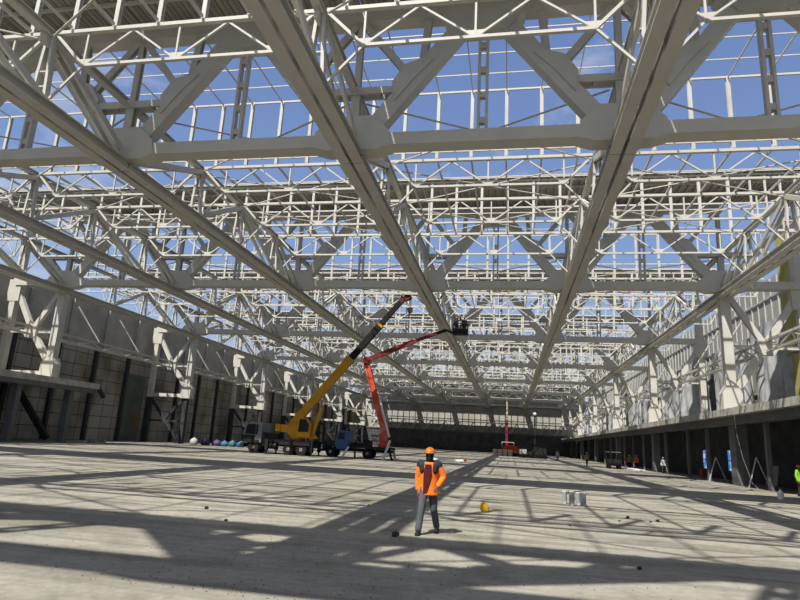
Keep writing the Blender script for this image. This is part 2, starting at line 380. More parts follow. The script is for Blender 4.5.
def upper_grid_parts():   # bare purlins between truss and back frame
    pr = []
    for y in (1.9, 3.7, 5.5): pr.append(('purlin', mk(lambda b: bar(b, (-5.97, y, 22.43), (5.97, y, 22.43), .05, .06), 'grid_purlin', STEEL)))
    for x in (-5, -3, -1, 1, 3, 5): pr.append(('rafter', mk(lambda b: bar(b, (x, .45, 22.32), (x, OF[1]-.1, 22.32), .06, .08), 'grid_rafter', STEEL)))
    return pr
UG = upper_grid_parts(); UGJ = joined(UG, 'upper_grid_far')
def lower_grid_parts():
    pr = []
    for x in (-5, -3, -1, 1, 3, 5): pr.append(('rafter', mk(lambda b: bar(b, (x, OF[1]+.15, 18.10), (x, OF[3]-.15, 18.10), .10, .12), 'low_rafter', STEEL)))
    for y in (10., 16.): pr.append(('purlin', mk(lambda b: bar(b, (-5.97, y, 18.2), (5.97, y, 18.2), .06, .06), 'low_purlin', STEEL)))
    return pr
LG = lower_grid_parts(); LGJ = joined(LG, 'lower_grid_far')
def brace_parts():
    pr = []
    for j in (0, 1, 2):
        z = 17.6
        y0, y1 = OF[j]+.3, OF[j+1]-.3
        for s in (-1, 1): pr.append(('rod', mk(lambda b: bar(b, (-5.6*s, y0, z-.03*s), (5.6*s, y1, z-.03*s), .09, .05), 'brace_rod', STEEL)))
    return pr
BP = brace_parts(); BPJ = joined(BP, 'brace_far')
def full_deck():
    b = bmesh.new(); box(b, -5.95, 5.95, OF[1]+.1, OF[3]-.1, 18.40, 18.5); return fin(b, 'low_deck', DECK)
FD = full_deck()
ROW = ['', 'first', 'second', 'third']
for k in range(0, 8):
    for i, x in enumerate(CX):
        far = k > (NEAR-1)
        J = lambda m: m if far else None
        for r in (1, 2, 3):
            put('purlin_truss', PT, (x, YK(k)+OF[r], 0), 'light white cross truss, %s, %s row %s' % (BAY[i], ROW[r], beyond(k)), 'truss', 'light cross trusses', J(PTJ))
        put('clerestory_frame', FB, (x, YK(k)+OF[1], 0), 'open white clerestory post frame facing away, %s, %s' % (BAY[i], beyond(k)), 'frame', 'open clerestory frames', J(FBJ))
        put('clerestory_frame', FF, (x, YK(k)+OF[3], 0), 'white clerestory posts holding deck edge, %s, before %s main truss' % (BAY[i], ORD[k+1]), 'frame', 'open clerestory frames', J(FFJ))
        put('roof_deck', DP, (x, YK(k+1), 0), 'grey corrugated roof deck strip, %s, over %s main truss' % (BAY[i], ORD[k+1]), 'roof', 'roof deck strips', J(DPJ))
        put('skylight_grid', UG, (x, YK(k), 0), 'bare high skylight bars, %s, %s' % (BAY[i], beyond(k)), 'skylight', 'bare skylight grids', J(UGJ))
        put('rafter_grid', LG, (x, YK(k), 0), 'bare white low roof bars, %s, %s' % (BAY[i], beyond(k)), 'roof frame', 'bare low roof grids', J(LGJ))
        put('cross_brace', BP, (x, YK(k), 0), 'thin crossed steel bracing, %s, %s' % (BAY[i], beyond(k)), 'brace', 'crossed roof bracing', J(BPJ))
        if k >= 6:
            tag(link('low_roof_deck', FD, None, (x, YK(k), 0)), 'dark low roof deck at the far end, %s, %s' % (BAY[i], beyond(k)), 'roof', 'far low roof decks')
for sx, xs, side in ((-1, XS[0]-3.15, 'left side strip'), (1, XS[5]+3.0, 'right side strip')):
    for k in range(0, 8):
        for nm, me, y, lab, cat in (('roof_deck', DPJ, YK(k+1), 'grey corrugated roof deck strip, %s, over %s main truss' % (side, ORD[k+1]), 'roof'),
                ('clerestory_frame', FFJ, YK(k)+OF[3], 'white clerestory posts holding deck edge, %s, before %s main truss' % (side, ORD[k+1]), 'frame'),
                ('clerestory_frame', FBJ, YK(k)+OF[1], 'open white clerestory post frame facing away, %s, %s' % (side, beyond(k)), 'frame'),
                ('rafter_grid', LGJ, YK(k), 'bare white low roof bars, %s, %s' % (side, beyond(k)), 'roof frame')):
            o = tag(link(nm, me, None, (xs, y, 0)), lab, cat, {'roof_deck': 'roof deck strips', 'clerestory_frame': 'open clerestory frames', 'rafter_grid': 'bare low roof grids'}[nm]); o.scale = (.5, 1, 1)
        for r in (1, 2, 3):
            o = tag(link('purlin_truss', PTS, None, (xs, YK(k)+OF[r], 0)), 'light white cross truss, %s, %s row %s' % (side, ROW[r], beyond(k)), 'truss', 'light cross trusses'); o.scale = (.5, 1, 1)
for i, x in enumerate(CX):   # deck strip over truss 0
    tag(link('roof_deck', DP0, None, (x, YK(0), 0)), 'grey corrugated roof deck strip, %s, over the camera' % BAY[i], 'roof', 'roof deck strips')

# ------------------------------------------------------------------ side column frames
def side_parts(s, zbase, low):
    """s=+1 right, -1 left ; local x measured outwards from column"""
    pr = []; X = lambda v: s*v
    def col(b):
        bar(b, (0, 0, zbase+.02), (0, 0, 14.78), .72, .72, (0, 1, 0))
    pr.append(('column', mk(col, 'column_shaft', STEEL)))
    pr.append(('column_base', mk(lambda b: prism(b, [(-.7, zbase), (.7, zbase), (.7, zbase+1.3), (.42, zbase+1.9), (-.42, zbase+1.9), (-.7, zbase+1.3)], 'Y', -.5, .5), 'column_base', STEEL)))
    pr.append(('outer_column', mk(lambda b: bar(b, (X(5.5), 0, zbase), (X(5.5), 0, 20.6), .62, .6, (0, 1, 0)), 'outer_column', STEEL)))
    n = (X(2.75), 0, 10.5)
    pr.append(('diagonal_brace', mk(lambda b: bar(b, (X(.35), 0, 14.5), n, .42, .4, (0, 1, 0)), 'inner_brace', STEEL)))
    pr.append(('diagonal_brace', mk(lambda b: bar(b, (X(5.2), 0, 14.4), n, .48, .4, (0, 1, 0)), 'outer_brace', STEEL)))
    pr.append(('diagonal_brace', mk(lambda b: bar(b, n, (X(.5), 0, zbase+1.7), .55, .4, (0, 1, 0)), 'low_brace', STEEL)))
    pr.append(('tie_beam', mk(lambda b: bar(b, (X(.3), 0, 10.4), (X(5.4), 0, 10.4), .3, .3), 'mid_tie', STEEL)))
    pr.append(('tie_beam', mk(lambda b: bar(b, (X(.8), 0, zbase+.35), (X(5.2), 0, zbase+.35), .4, .45), 'low_tie', STEEL)))
    pr.append(('gusset_plate', mk(lambda b: prism(b, [(X(2.75)-.8, 10.2), (X(2.75)-.5, 9.8), (X(2.75)+.5, 9.8), (X(2.75)+.8, 10.2), (X(2.75)+.6, 11.0), (X(2.75)-.6, 11.0)], 'Y', -.25, .25), 'k_gusset', STEEL)))
    pr.append(('gusset_plate', mk(lambda b: prism(b, [(X(5.5)-.7, 13.4), (X(5.5)+.7, 13.4), (X(5.5)+.7, 15.6), (X(5.5)-.7, 15.6)], 'Y', -.34, .34), 'outer_gusset', STEEL)))
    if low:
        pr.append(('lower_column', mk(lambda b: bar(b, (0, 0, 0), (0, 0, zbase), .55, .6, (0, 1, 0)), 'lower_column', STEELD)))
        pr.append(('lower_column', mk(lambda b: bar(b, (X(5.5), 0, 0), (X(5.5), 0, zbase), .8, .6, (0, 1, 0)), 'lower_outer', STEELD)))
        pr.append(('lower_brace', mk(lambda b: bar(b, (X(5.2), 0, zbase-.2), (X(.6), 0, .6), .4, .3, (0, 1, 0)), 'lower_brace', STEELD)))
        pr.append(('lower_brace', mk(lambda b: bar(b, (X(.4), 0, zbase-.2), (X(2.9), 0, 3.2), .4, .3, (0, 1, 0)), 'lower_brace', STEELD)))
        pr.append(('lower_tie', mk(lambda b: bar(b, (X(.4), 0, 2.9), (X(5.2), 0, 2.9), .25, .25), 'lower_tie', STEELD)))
    return pr
SLZ = 5.45
RP = side_parts(1, SLZ, False); RPJ = joined(RP, 'right_frame_far')
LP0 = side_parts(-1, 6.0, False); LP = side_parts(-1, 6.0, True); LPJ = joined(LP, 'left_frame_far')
for k in range(1, 9):
    put('column_frame', RP, (XS[5], YK(k), 0), 'white braced column frame on right gallery, under the %s main truss' % ORD[k], 'column', 'right column frames', None if k <= 3 else RPJ)
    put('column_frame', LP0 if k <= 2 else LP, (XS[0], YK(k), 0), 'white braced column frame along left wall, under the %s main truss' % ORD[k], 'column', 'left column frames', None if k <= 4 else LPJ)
# lengthwise lattice girders between the frames
def girder_parts(s):
    pr = []
    for dx, z in ((0, 10.9), (0, 10.1), (1.2, 10.5)):
        pr.append(('chord', mk(lambda b: bar(b, (s*dx, .3, z), (s*dx, P-.3, z), .2, .18), 'girder_chord', STEEL)))
    w = bmesh.new(); n = 12
    for j in range(n):
        y0 = .4+(P-.8)*j/n; y1 = .4+(P-.8)*(j+1)/n; z = (10.15, 10.85) if j % 2 else (10.85, 10.15)
        bar(w, (0, y0, z[0]), (0, y1, z[1]), .1); bar(w, (0, y0, z[0]), (s*1.2, y1, 10.5), .1)
    pr.append(('lacing', fin(w, 'girder_lacing', STEEL)))
    for f in (.33, .62):
        pr.append(('hanger_rod', mk(lambda b: tube(b, (s*1.5, P*f-1.0, 14.6), (-s*.6, P*f+.6, 10.9), .08, n=6), 'girder_rod', STEEL)))
    return pr
GL = girder_parts(-1); GLJ = joined(GL, 'left_girder_far'); GR = girder_parts(1); GRJ = joined(GR, 'right_girder_far')
for k in range(1, 7):
    put('lattice_girder', GL, (XS[0]-2.75, YK(k), 0), 'grey white lattice girder along left wall, %s' % beyond(k), 'girder', 'side lattice girders', None if k <= 3 else GLJ)
    put('lattice_girder', GR, (XS[5]+2.75, YK(k), 0), 'white lattice girder above right gallery, %s' % beyond(k), 'girder', 'side lattice girders', None if k <= 3 else GRJ)

# ------------------------------------------------------------------ setting
f = struct(link('floor', mk(lambda b: box(b, -75, 45, -30, 215, -.3, 0), 'floor', FLOORM)))
XW = -50.2
wl = bmesh.new(); box(wl, XW-.4, XW, -10, 205, 0, 11.0)
struct(link('wall_left', fin(wl, 'wall_left', WALLM)))
wu = struct(link('wall_left_upper', mk(lambda b: box(b, XW-.45, XW-.05, -10, 205, 11.0, 16.6), 'wall_upper', GREYP)))
# dark wall columns standing in front of the left wall, every 6.3 m
for j in range(3, 30):
    y = YK(0)+P/4*j+2.0
    bm = bmesh.new(); box(bm, XW+.02, XW+.4, y-.22, y+.22, .02, 11.0)
    o = link('wall_post', fin(bm, 'wall_post', STEELD))
    tag(o, 'dark upright steel wall post, %d metres along the left concrete wall' % round(y), 'post', 'dark posts on the left wall')
    bm = bmesh.new(); ibar(bm, (XW+.16, y+1.2, 11.05), (XW+.16, y+1.2, 16.5), .2, .2, t=.04); link('upper_mullion', fin(bm, 'mullion', STEELG), o)
PATCH = mat('green_grey_wall_paint', (.17, .19, .15), .9, 0, .25, .5, dirt=(.26, .12, .06), dirt_amt=.8)
bm = bmesh.new(); box(bm, XW+.005, XW+.05, 70.2, 75.2, .1, 8.6)
tag(link('wall_panel', fin(bm, 'painted_panel', PATCH)), 'green grey rust-stained panel on the left concrete wall, past the ledge end', 'panel')
# left ledge with its dark legs
bm = bmesh.new(); box(bm, XW+.05, XS[0]+1.2, 10, 55.5, 5.45, 6.0); o = struct(link('trim_left_ledge', fin(bm, 'ledge', CONC_D)))
for y in (52.0, 45.5, 39):
    bm = bmesh.new(); bar(bm, (XS[0]+.6, y, 0), (XS[0]+.6, y, 5.44), .7, .55, (0, 1, 0)); link('ledge_leg', fin(bm, 'ledge_leg', CONC_P), o)
    bm = bmesh.new(); bar(bm, (XW+1.2, y, 5.2), (XS[0]-1.0, y, .3), .55, .4, (0, 1, 0)); link('ledge_brace', fin(bm, 'ledge_brace', STEELD), o)
bm = bmesh.new(); box(bm, XS[0]+.8, XS[0]+1.2, 10, 55, 5.0, 5.44); link('edge_beam', fin(bm, 'edge_beam', CONC_P), o)
bm = bmesh.new(); bar(bm, (XS[0]+1.0, 55.5, 5.7), (XS[0]+1.0, 56.6, 4.7), .3, .3); link('bent_bracket', fin(bm, 'bracket', STEELD), o)
# right gallery
XE = 15.45
bm = bmesh.new(); box(bm, XE, 24, 8, 196, 4.95, SLZ); o = struct(link('slab_right_gallery', fin(bm, 'gallery_slab', CONC_D)))
bm = bmesh.new(); box(bm, XE+.5, XE+.85, 8, 196, 4.35, 4.94); link('edge_beam', fin(bm, 'gallery_beam', CONC_P), o)
# back wall of the ground floor with openings for two blue-film windows
openings = [(61.6, 63.6), (69.0, 71.2)]
XB = 20.5
def backwall(b):
    y = 8
    for a, c in openings:
        box(b, XB, XB+.3, y, a, 0, 4.94); box(b, XB, XB+.3, a, c, 0, .8); box(b, XB, XB+.3, a, c, 2.7, 4.94); y = c
    box(b, XB, XB+.3, y, 196, 0, 4.94)
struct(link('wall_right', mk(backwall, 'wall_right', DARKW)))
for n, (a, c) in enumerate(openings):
    w = struct(link('window_%d' % (n+1), mk(lambda b: box(b, XB+.12, XB+.15, a+.02, c-.02, .82, 2.68), 'window_film', FILM_GLOW)))
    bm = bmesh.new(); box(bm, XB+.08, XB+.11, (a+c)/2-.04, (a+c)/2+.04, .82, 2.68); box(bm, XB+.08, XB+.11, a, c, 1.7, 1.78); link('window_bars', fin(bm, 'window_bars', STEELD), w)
for j, (y, w) in enumerate(((43.8, .35), (49.6, 1.25), (56.2, .34), (62.0, .34), (70.4, .34), (75.9, 1.0), (81.8, .34), (88.2, .34), (94.7, .34), (101, 1.), (107.5, .34), (114.0, .34), (126, 1.), (137, .34), (150.5, 1.), (162, .34), (175.5, 1.))):
    bm = bmesh.new(); bar(bm, (XE+1.15+w*.25, y, 0), (XE+1.15+w*.25, y, 4.94), w*.7, w, (0, 1, 0))
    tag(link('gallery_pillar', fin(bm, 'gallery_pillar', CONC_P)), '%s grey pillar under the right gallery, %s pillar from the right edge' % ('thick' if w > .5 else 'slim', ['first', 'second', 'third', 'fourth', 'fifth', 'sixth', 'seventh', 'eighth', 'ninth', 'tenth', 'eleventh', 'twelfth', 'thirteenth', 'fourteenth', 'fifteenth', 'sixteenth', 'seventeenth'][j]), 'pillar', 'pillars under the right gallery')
# sheeting hung behind the right column frames
def sheet(y0, y1, z0, z1, x, seed):
    rnd = random.Random(seed); ph = [rnd.random()*6 for _ in range(4)]
    def fn(b):
        nu, nv = 40, 14; g = []
        for thick in (0, .03):
            for i in range(nu+1):
                for j in range(nv+1):
                    u, v = i/nu, j/nv
                    dx = .28*math.sin(u*17+ph[0]+v*1.5)+.15*math.sin(u*41+ph[1]-v*3)+.3*math.sin(v*3+ph[2])*math.sin(u*5)
                    g.append(b.verts.new((x+dx*(.4+.6*(1-v))+thick, y0+(y1-y0)*u, z0+(z1-z0)*v+(.5*math.sin(u*9+ph[3]) if j == 0 else 0))))
        N = (nu+1)*(nv+1); I = lambda t, i, j: t*N+i*(nv+1)+j
        for i in range(nu):
            for j in range(nv):
                b.faces.new([g[I(0, i, j)], g[I(0, i+1, j)], g[I(0, i+1, j+1)], g[I(0, i, j+1)]]); b.faces.new([g[I(1, i, j)], g[I(1, i, j+1)], g[I(1, i+1, j+1)], g[I(1, i+1, j)]])
    return mk(fn, 'sheeting', TARP, smooth=True)
for k in range(1, 7):
    y0 = YK(k)+.8
    for t, (a, c) in enumerate(((0, 11.5), (12.4, 23.6))):
        tag(link('tarpaulin', sheet(y0+a, y0+c, SLZ+.5, 14.2-.6*t, 22.9, k*3+t)), 'crumpled grey white sheeting hung over right gallery, %s part, %s' % (('near', 'far')[t], beyond(k)), 'tarpaulin', 'sheeting over the right gallery')
for (y0, y1, z0, z1, m, lab) in ((50.2, 53.2, 10.5, 21.5, OLIVE, 'olive insulated wall panel high at the right edge of the photo'),
                              (50.4, 52.2, SLZ, 10.3, OLIVE, 'lower olive wall panel standing on the right gallery'),
                              (47.0, 49.1, SLZ, 8.6, TEALP, 'teal panel standing on the right gallery by the right edge'),
                              (60.5, 63.2, SLZ, 9.2, OLIVE, 'olive panel standing behind the column frame of second main truss'),
                              (59.5, 60.4, SLZ, 7.2, BLUEP, 'small blue panel standing beside the olive panel on the gallery')):
    x = 22.25 if m is not BLUEP and y0 < 59 else 20.9
    bm = bmesh.new(); box(bm, x, x+.15, y0, y1, z0, z1)
    tag(link('wall_panel', fin(bm, 'wall_panel', m)), lab, 'panel', 'loose panels on the right gallery')
bm = bmesh.new(); box(bm, 25, 25.3, 8, 205, SLZ-.5, 19.5); wru = struct(link('wall_right_upper', fin(bm, 'wall_right_upper', GREYP)))
bm = bmesh.new()
for j in range(120): box(bm, 24.9, 25.0, 12+1.6*j, 12.12+1.6*j, SLZ, 19.4)
for z in (8.5, 11.5, 14.5, 17.5): box(bm, 24.86, 24.95, 8, 204, z, z+.15)
link('cladding_rails', fin(bm, 'cladding_rails', STEELG), wru)
# far end
YF = 197.0
bm = bmesh.new(); box(bm, XW, 24, YF, YF+.4, 0, 5.9); struct(link('wall_far', fin(bm, 'wall_far', FARW)))
bm = bmesh.new(); box(bm, XW, 24, YF+4, YF+4.3, 5.9, 22); struct(link('wall_far_upper', fin(bm, 'wall_far_upper', GREYP)))
bm = bmesh.new(); box(bm, XW, 24, YF-.2, YF+4, 5.9, 6.3); struct(link('slab_far_gallery', fin(bm, 'far_slab', CONC_P)))
for j in range(14):   # short V frames on the far gallery
    x = -46+4.6*j
    bm = bmesh.new()
    bar(bm, (x, YF-.1, 6.3), (x+2.0, YF-.1, 9.2), .35, .3, (0, 1, 0)); bar(bm, (x+2.0, YF+.6, 9.2), (x+4.2, YF+.6, 6.3), .2, .2, (0, 1, 0)); bar(bm, (x, YF+.6, 9.3), (x+4.55, YF+.6, 9.3), .3, .3)
    tag(link('gallery_frame', fin(bm, 'gallery_frame', STEEL)), 'white V frame on the far gallery, number %d from the left wall' % (j+1), 'frame', 'V frames on the far gallery')

# ------------------------------------------------------------------ people
def cap(bm, p, q, r0, r1=None, n=10):
    r1 = r0 if r1 is None else r1
    tube(bm, p, q, r0, r1, n); ball(bm, p, r0*.995, n, 8); ball(bm, q, r1*.995, n, 8)
def remesh(bm, name, m, vox, smooth=3):
    me = fin(bm, name+'_raw', m); o = bpy.data.objects.new(name+'_tmp', me); COL.objects.link(o)
    md = o.modifiers.new('r', 'REMESH'); md.mode = 'VOXEL'; md.voxel_size = vox
    if smooth: s = o.modifiers.new('s', 'SMOOTH'); s.iterations = smooth; s.factor = .5
    dg = bpy.context.evaluated_depsgraph_get(); out = bpy.data.meshes.new_from_object(o.evaluated_get(dg)); out.name = name
    bpy.data.objects.remove(o); out.materials.clear(); out.materials.append(m)
    for p in out.polygons: p.use_smooth = True
    return out
def hand(bm, wrist, d, side, palm_n, k=1.0, curl=.35):
    """wrist point, pointing direction d, thumb side vector, palm normal"""
    d = V(d).normalized(); t = V(side).normalized(); pn = V(palm_n).normalized(); w = V(wrist)
    kn = w+d*.085*k
    for a in (-.03, -.01, .01, .03): cap(bm, w+t*a*.7*k, kn+t*a*k, .013*k, .012*k, 8)
    for a, L in ((.033, .068), (.011, .078), (-.011, .073), (-.033, .058)):
        p0 = kn+t*a*k; p1 = p0+(d*.95+pn*curl*.4).normalized()*L*.5*k; p2 = p1+(d*.8+pn*curl*1.2).normalized()*L*.3*k; p3 = p2+(d*.5+pn*curl*1.8).normalized()*L*.25*k
        cap(bm, p0, p1, .0095*k, .0088*k, 8); cap(bm, p1, p2, .0088*k, .008*k, 8); cap(bm, p2, p3, .008*k, .007*k, 8)
    b0 = w+d*.02*k+t*.028*k; b1 = b0+(d*.55+t*.75+pn*.25).normalized()*.045*k; b2 = b1+(d*.9+t*.25+pn*.35).normalized()*.03*k
    cap(bm, b0, b1, .014*k, .011*k, 8); cap(bm, b1, b2, .011*k, .009*k, 8)
def person(loc, rz, label, pose, top, legs, helm, skinm=SKIN, detail=False, group=None, vest=True, mask=None, shoulders=None, shirt=None):
    """figure faces local -Y. pose: dict of joints"""
    o = link('person', None, None, loc, rz); tag(o, label, 'person', group)
    J = dict(hipL=(-.09, 0, .90), hipR=(.09, 0, .90), kneeL=(-.10, -.02, .48), kneeR=(.10, -.02, .48), ankL=(-.10, .02, .09), ankR=(.10, .02, .09),
             shL=(-.185, 0, 1.40), shR=(.185, 0, 1.40), elL=(-.25, .02, 1.12), elR=(.25, .02, 1.12), wrL=(-.26, -.06, .86), wrR=(.26, -.06, .86), toe=(0, -1, 0))
    J.update(pose); J = {k: V(v) for k, v in J.items() if k != 'hem'}
    # body: one continuous surface
    b = bmesh.new()
    cap(b, (0, 0, .95), (0, 0, 1.10), .125, .115); cap(b, (0, 0, 1.10), (0, 0, 1.34), .12, .135)
    for s in ('L', 'R'):
        cap(b, (0, .01, 1.36), J['sh'+s], .075, .06); cap(b, J['sh'+s], J['el'+s], .050, .040); cap(b, J['el'+s], J['wr'+s], .038, .027)
        cap(b, V((0, 0, .95)), J['hip'+s], .11, .095); cap(b, J['hip'+s], J['knee'+s], .085, .058); cap(b, J['knee'+s], J['ank'+s], .056, .038)
        cap(b, J['ank'+s]+V((0, .03, -.05)), J['ank'+s]+V((0, -.10, -.05)), .03, .024)
    cap(b, (0, .005, 1.38), (0, -.005, 1.50), .058, .055)
    ball(b, (0, -.01, 1.585), .088, 20, 14, (.86, 1.0, 1.22)); cap(b, (0, -.045, 1.515), (0, -.05, 1.51), .045)
    if detail:
        cap(b, (0, -.098, 1.60), (0, -.112, 1.575), .010, .015, 8)              # nose
        for s in (-1, 1): cap(b, (s*.078, 0, 1.60), (s*.082, .005, 1.57), .014, .011, 8)  # ears
        cap(b, (-.02, -.096, 1.535), (.02, -.096, 1.535), .010, n=8); cap(b, (-.018, -.094, 1.522), (.018, -.094, 1.522), .010, n=8)   # lips
        dL = (J['wrL']-J['elL']).normalized(); dR = (J['wrR']-J['elR']).normalized()
        hand(b, J['wrL'], dL, pose.get('tL', (0, -1, 0)), pose.get('pL', (1, 0, 0))); hand(b, J['wrR'], dR, pose.get('tR', (0, -1, 0)), pose.get('pR', (-1, 0, 0)), curl=.7)
    else:
        for s in ('L', 'R'):
            d = (J['wr'+s]-J['el'+s]).normalized(); hand(b, J['wr'+s], d, (0, -1, 0), (1 if s == 'L' else -1, 0, 0), 1.1)
    link('body', remesh(b, 'person_body', skinm, .006 if detail else .014, 2 if detail else 1), o)
    vx = .010 if detail else .02
    # trousers
    b = bmesh.new(); cap(b, (0, 0, .88), (0, 0, .98), .135, .13)
    for s in ('L', 'R'):
        cap(b, V((0, 0, .93)), J['hip'+s], .12, .112); cap(b, J['hip'+s], J['knee'+s], .105, .078); cap(b, J['knee'+s], J['ank'+s]+V((0, 0, .02)), .078, .07)
    link('trousers', remesh(b, 'trousers', legs, vx), o)
    for s in ('L', 'R'):
        b = bmesh.new(); a = J['ank'+s]
        cap(b, a+V((0, .03, -.03)), a+V((0, -.13, -.045)), .052, .043); cap(b, a+V((0, .02, .04)), a+V((0, .03, -.02)), .056, .052)
        box(b, a.x-.05, a.x+.05, a.y-.175, a.y+.085, a.z-.09, a.z-.055)
        link('shoe', remesh(b, 'shoe', BOOT, .010 if detail else .016, 1), o)
    # jacket
    b = bmesh.new(); hem = pose.get('hem', .80)
    hemz = hem if not isinstance(hem, V) else .8
    lathe(b, [(.20, hemz), (.225, hemz+.02), (.212, hemz+.12), (.195, .98), (.192, 1.12), (.205, 1.26), (.20, 1.36), (.15, 1.43), (.07, 1.46)], (0, 0, 0), 28, sx=1.0, sy=.74)
    for s in ('L', 'R'):
        cap(b, (0, .01, 1.37), J['sh'+s], .10, .085); cap(b, J['sh'+s], J['el'+s], .085, .072)
        cap(b, J['el'+s], J['el'+s].lerp(J['wr'+s], .93), .070, .056)
    jk = link('jacket', remesh(b, 'jacket', top, vx), o)
    if shoulders:
        b = bmesh.new()
        for s in ('L', 'R'):
            cap(b, (0, .02, 1.375), J['sh'+s], .108, .090); cap(b, J['sh'+s], J['sh'+s].lerp(J['el'+s], .20), .090, .084)
            sx = -1 if s == 'L' else 1
            cap(b, (sx*.13, -.065, 1.36), (sx*.125, -.075, 1.27), .078, .074)
        tube(b, (0, .005, 1.40), (0, -.01, 1.50), .085, .075, 16)
        link('shoulder_yoke', remesh(b, 'yoke', shoulders, vx), o)['label'] = 'dark navy shoulder yoke and collar'
    if shirt:
        b = bmesh.new(); prism(b, [(-.095, .80), (.0, .79), (.035, .98), (.075, 1.2), (.06, 1.40), (-.07, 1.40), (-.10, 1.2), (-.10, 1.0)], 'Y', -.163, -.05)
        link('shirt_front', remesh(b, 'shirt_front', shirt, .008, 4), o)['label'] = 'dark red shirt showing through open jacket'
    # head gear
    if mask:
        b = bmesh.new(); ball(b, (0, -.012, 1.565), .094, 18, 12, (.88, 1.02, .80)); cap(b, (0, -.015, 1.40), (0, -.03, 1.53), .08, .075)
        link('face_mask', remesh(b, 'face_mask', mask, .010, 2), o)['label'] = 'black face mask and neck gaiter'
        b = bmesh.new()
        for s in (-1, 1): ball(b, (s*.036, -.092, 1.612), .026, 12, 8, (1.1, .5, .8))
        bar(b, (-.07, -.094, 1.618), (.07, -.094, 1.618), .012, .012); link('dark_glasses', fin(b, 'glasses', GLASSD, smooth=True), o)
    else:
        b = bmesh.new()
        for s in (-1, 1): ball(b, (s*.033, -.090, 1.60), .011, 8, 6)
        link('eyes', fin(b, 'eyes', EYE), o)
        b = bmesh.new(); ball(b, (0, .018, 1.60), .092, 14, 10, (.9, .95, 1.05)); link('hair', fin(b, 'hair', HAIR, smooth=True), o)
    if helm:
        b = bmesh.new(); prof = []
        for i in range(9):
            t = i/8*math.pi/2; prof.append((.122*math.cos(t)+.001, 1.635+.115*math.sin(t)))
        lathe(b, [(.110, 1.635)]+prof, (0, .005, 0), 22, sx=.92, sy=1.08)
        lathe(b, [(.118, 1.627), (.135, 1.630), (.135, 1.638), (.118, 1.642)], (0, .0, 0), 22, sx=.92, sy=1.1)
        prism(b, [(-.085, -.09), (.085, -.09), (.065, -.165), (0, -.185), (-.065, -.165)], 'Z', 1.622, 1.634)
        bar(b, (0, -.10, 1.70), (0, .11, 1.70), .03, .10)
        link('hard_hat', fin(b, 'hard_hat', helm, smooth=True), o)
    return o
person((-1.69, 13.0, 0), 0, 'person in orange jacket, orange helmet and grey trousers walking towards the camera',
       dict(hipL=(-.09, -.02, .90), kneeL=(-.115, -.17, .50), ankL=(-.145, -.26, .09), hipR=(.09, .02, .90), kneeR=(.12, .04, .49), ankR=(.17, .24, .115),
            elL=(-.24, .03, 1.12), wrL=(-.225, -.02, .86), elR=(.305, .03, 1.14), wrR=(.215, -.17, .965), tL=(0, -1, 0), pL=(1, 0, 0), tR=(-.4, -.1, 1), pR=(-.3, 1, 0), hem=.76),
       ORANGE, JEANS, HELMO, detail=True, mask=BOOT, shoulders=NAVY, shirt=DRED)
STAND = {}
STRIDE = dict(kneeL=(-.1, -.15, .5), ankL=(-.1, -.2, .09), kneeR=(.1, .03, .5), ankR=(.1, .2, .11))
person((16.5, 39.3, 0), .6, 'person in green vest and orange helmet standing at the right photo edge', STAND, VESTG, NAVY, HELMO)
person((16.4, 70.6, 0), -.5, 'person in white shirt standing before the dark gallery pillars on the right', STRIDE, WHITEC, NAVY, HELMW)
person((10.1, 85.2, 0), .3, 'person in yellow green vest walking along the right gallery, far from the camera', STRIDE, VESTY, NAVY, HELMW)
person((13.5, 82.0, 0), 1.2, 'person in teal clothes standing beside the dark small loader', STAND, TEAL, TEAL, HELMW)
person((15.6, 85.4, 0), .2, 'person in yellow vest, left one of the pair beside the low white slab', STAND, VESTY, NAVY, HELMY)
person((16.1, 83.6, 0), -.4, 'person in red orange top, right one of the pair beside the low white slab', STAND, ORANGE, NAVY, HELMW)
person((8.3, 112.0, 0), 0, 'person in white shirt far off at the right end of the gallery', STAND, WHITEC, NAVY, HELMW)

# ------------------------------------------------------------------ vehicles helpers
def wheel_mesh(r, w, double=False):
    t = bmesh.new(); prof = [(r*.58, -w/2), (r*.9, -w/2), (r, -w*.32), (r, w*.32), (r*.9, w/2), (r*.58, w/2)]
    lathe(t, prof, (0, 0, 0), 28, axis='Y'); tire = fin(t, 'tyre', RUBBER, smooth=False)
    h = bmesh.new(); lathe(h, [(r*.56, -w*.40), (r*.30, -w*.42), (r*.28, -w*.56), (r*.12, -w*.58), (r*.12, w*.4), (r*.56, w*.4)], (0, 0, 0), 20, axis='Y')
    for i in range(8): a = i*math.pi/4; tube(h, (r*.42*math.cos(a), -w*.46, r*.42*math.sin(a)), (r*.42*math.cos(a), -w*.38, r*.42*math.sin(a)), .03, n=6)
    return tire, fin(h, 'rim', RIM)
def wheel(parent, x, y, r, w, mesh):
    o = link('wheel', mesh[0], parent, (x, y, r)); link('rim', mesh[1], o); return o
def prt(name, parent, fn, m, **k): return link(name, mk(fn, name, m, **k), parent)
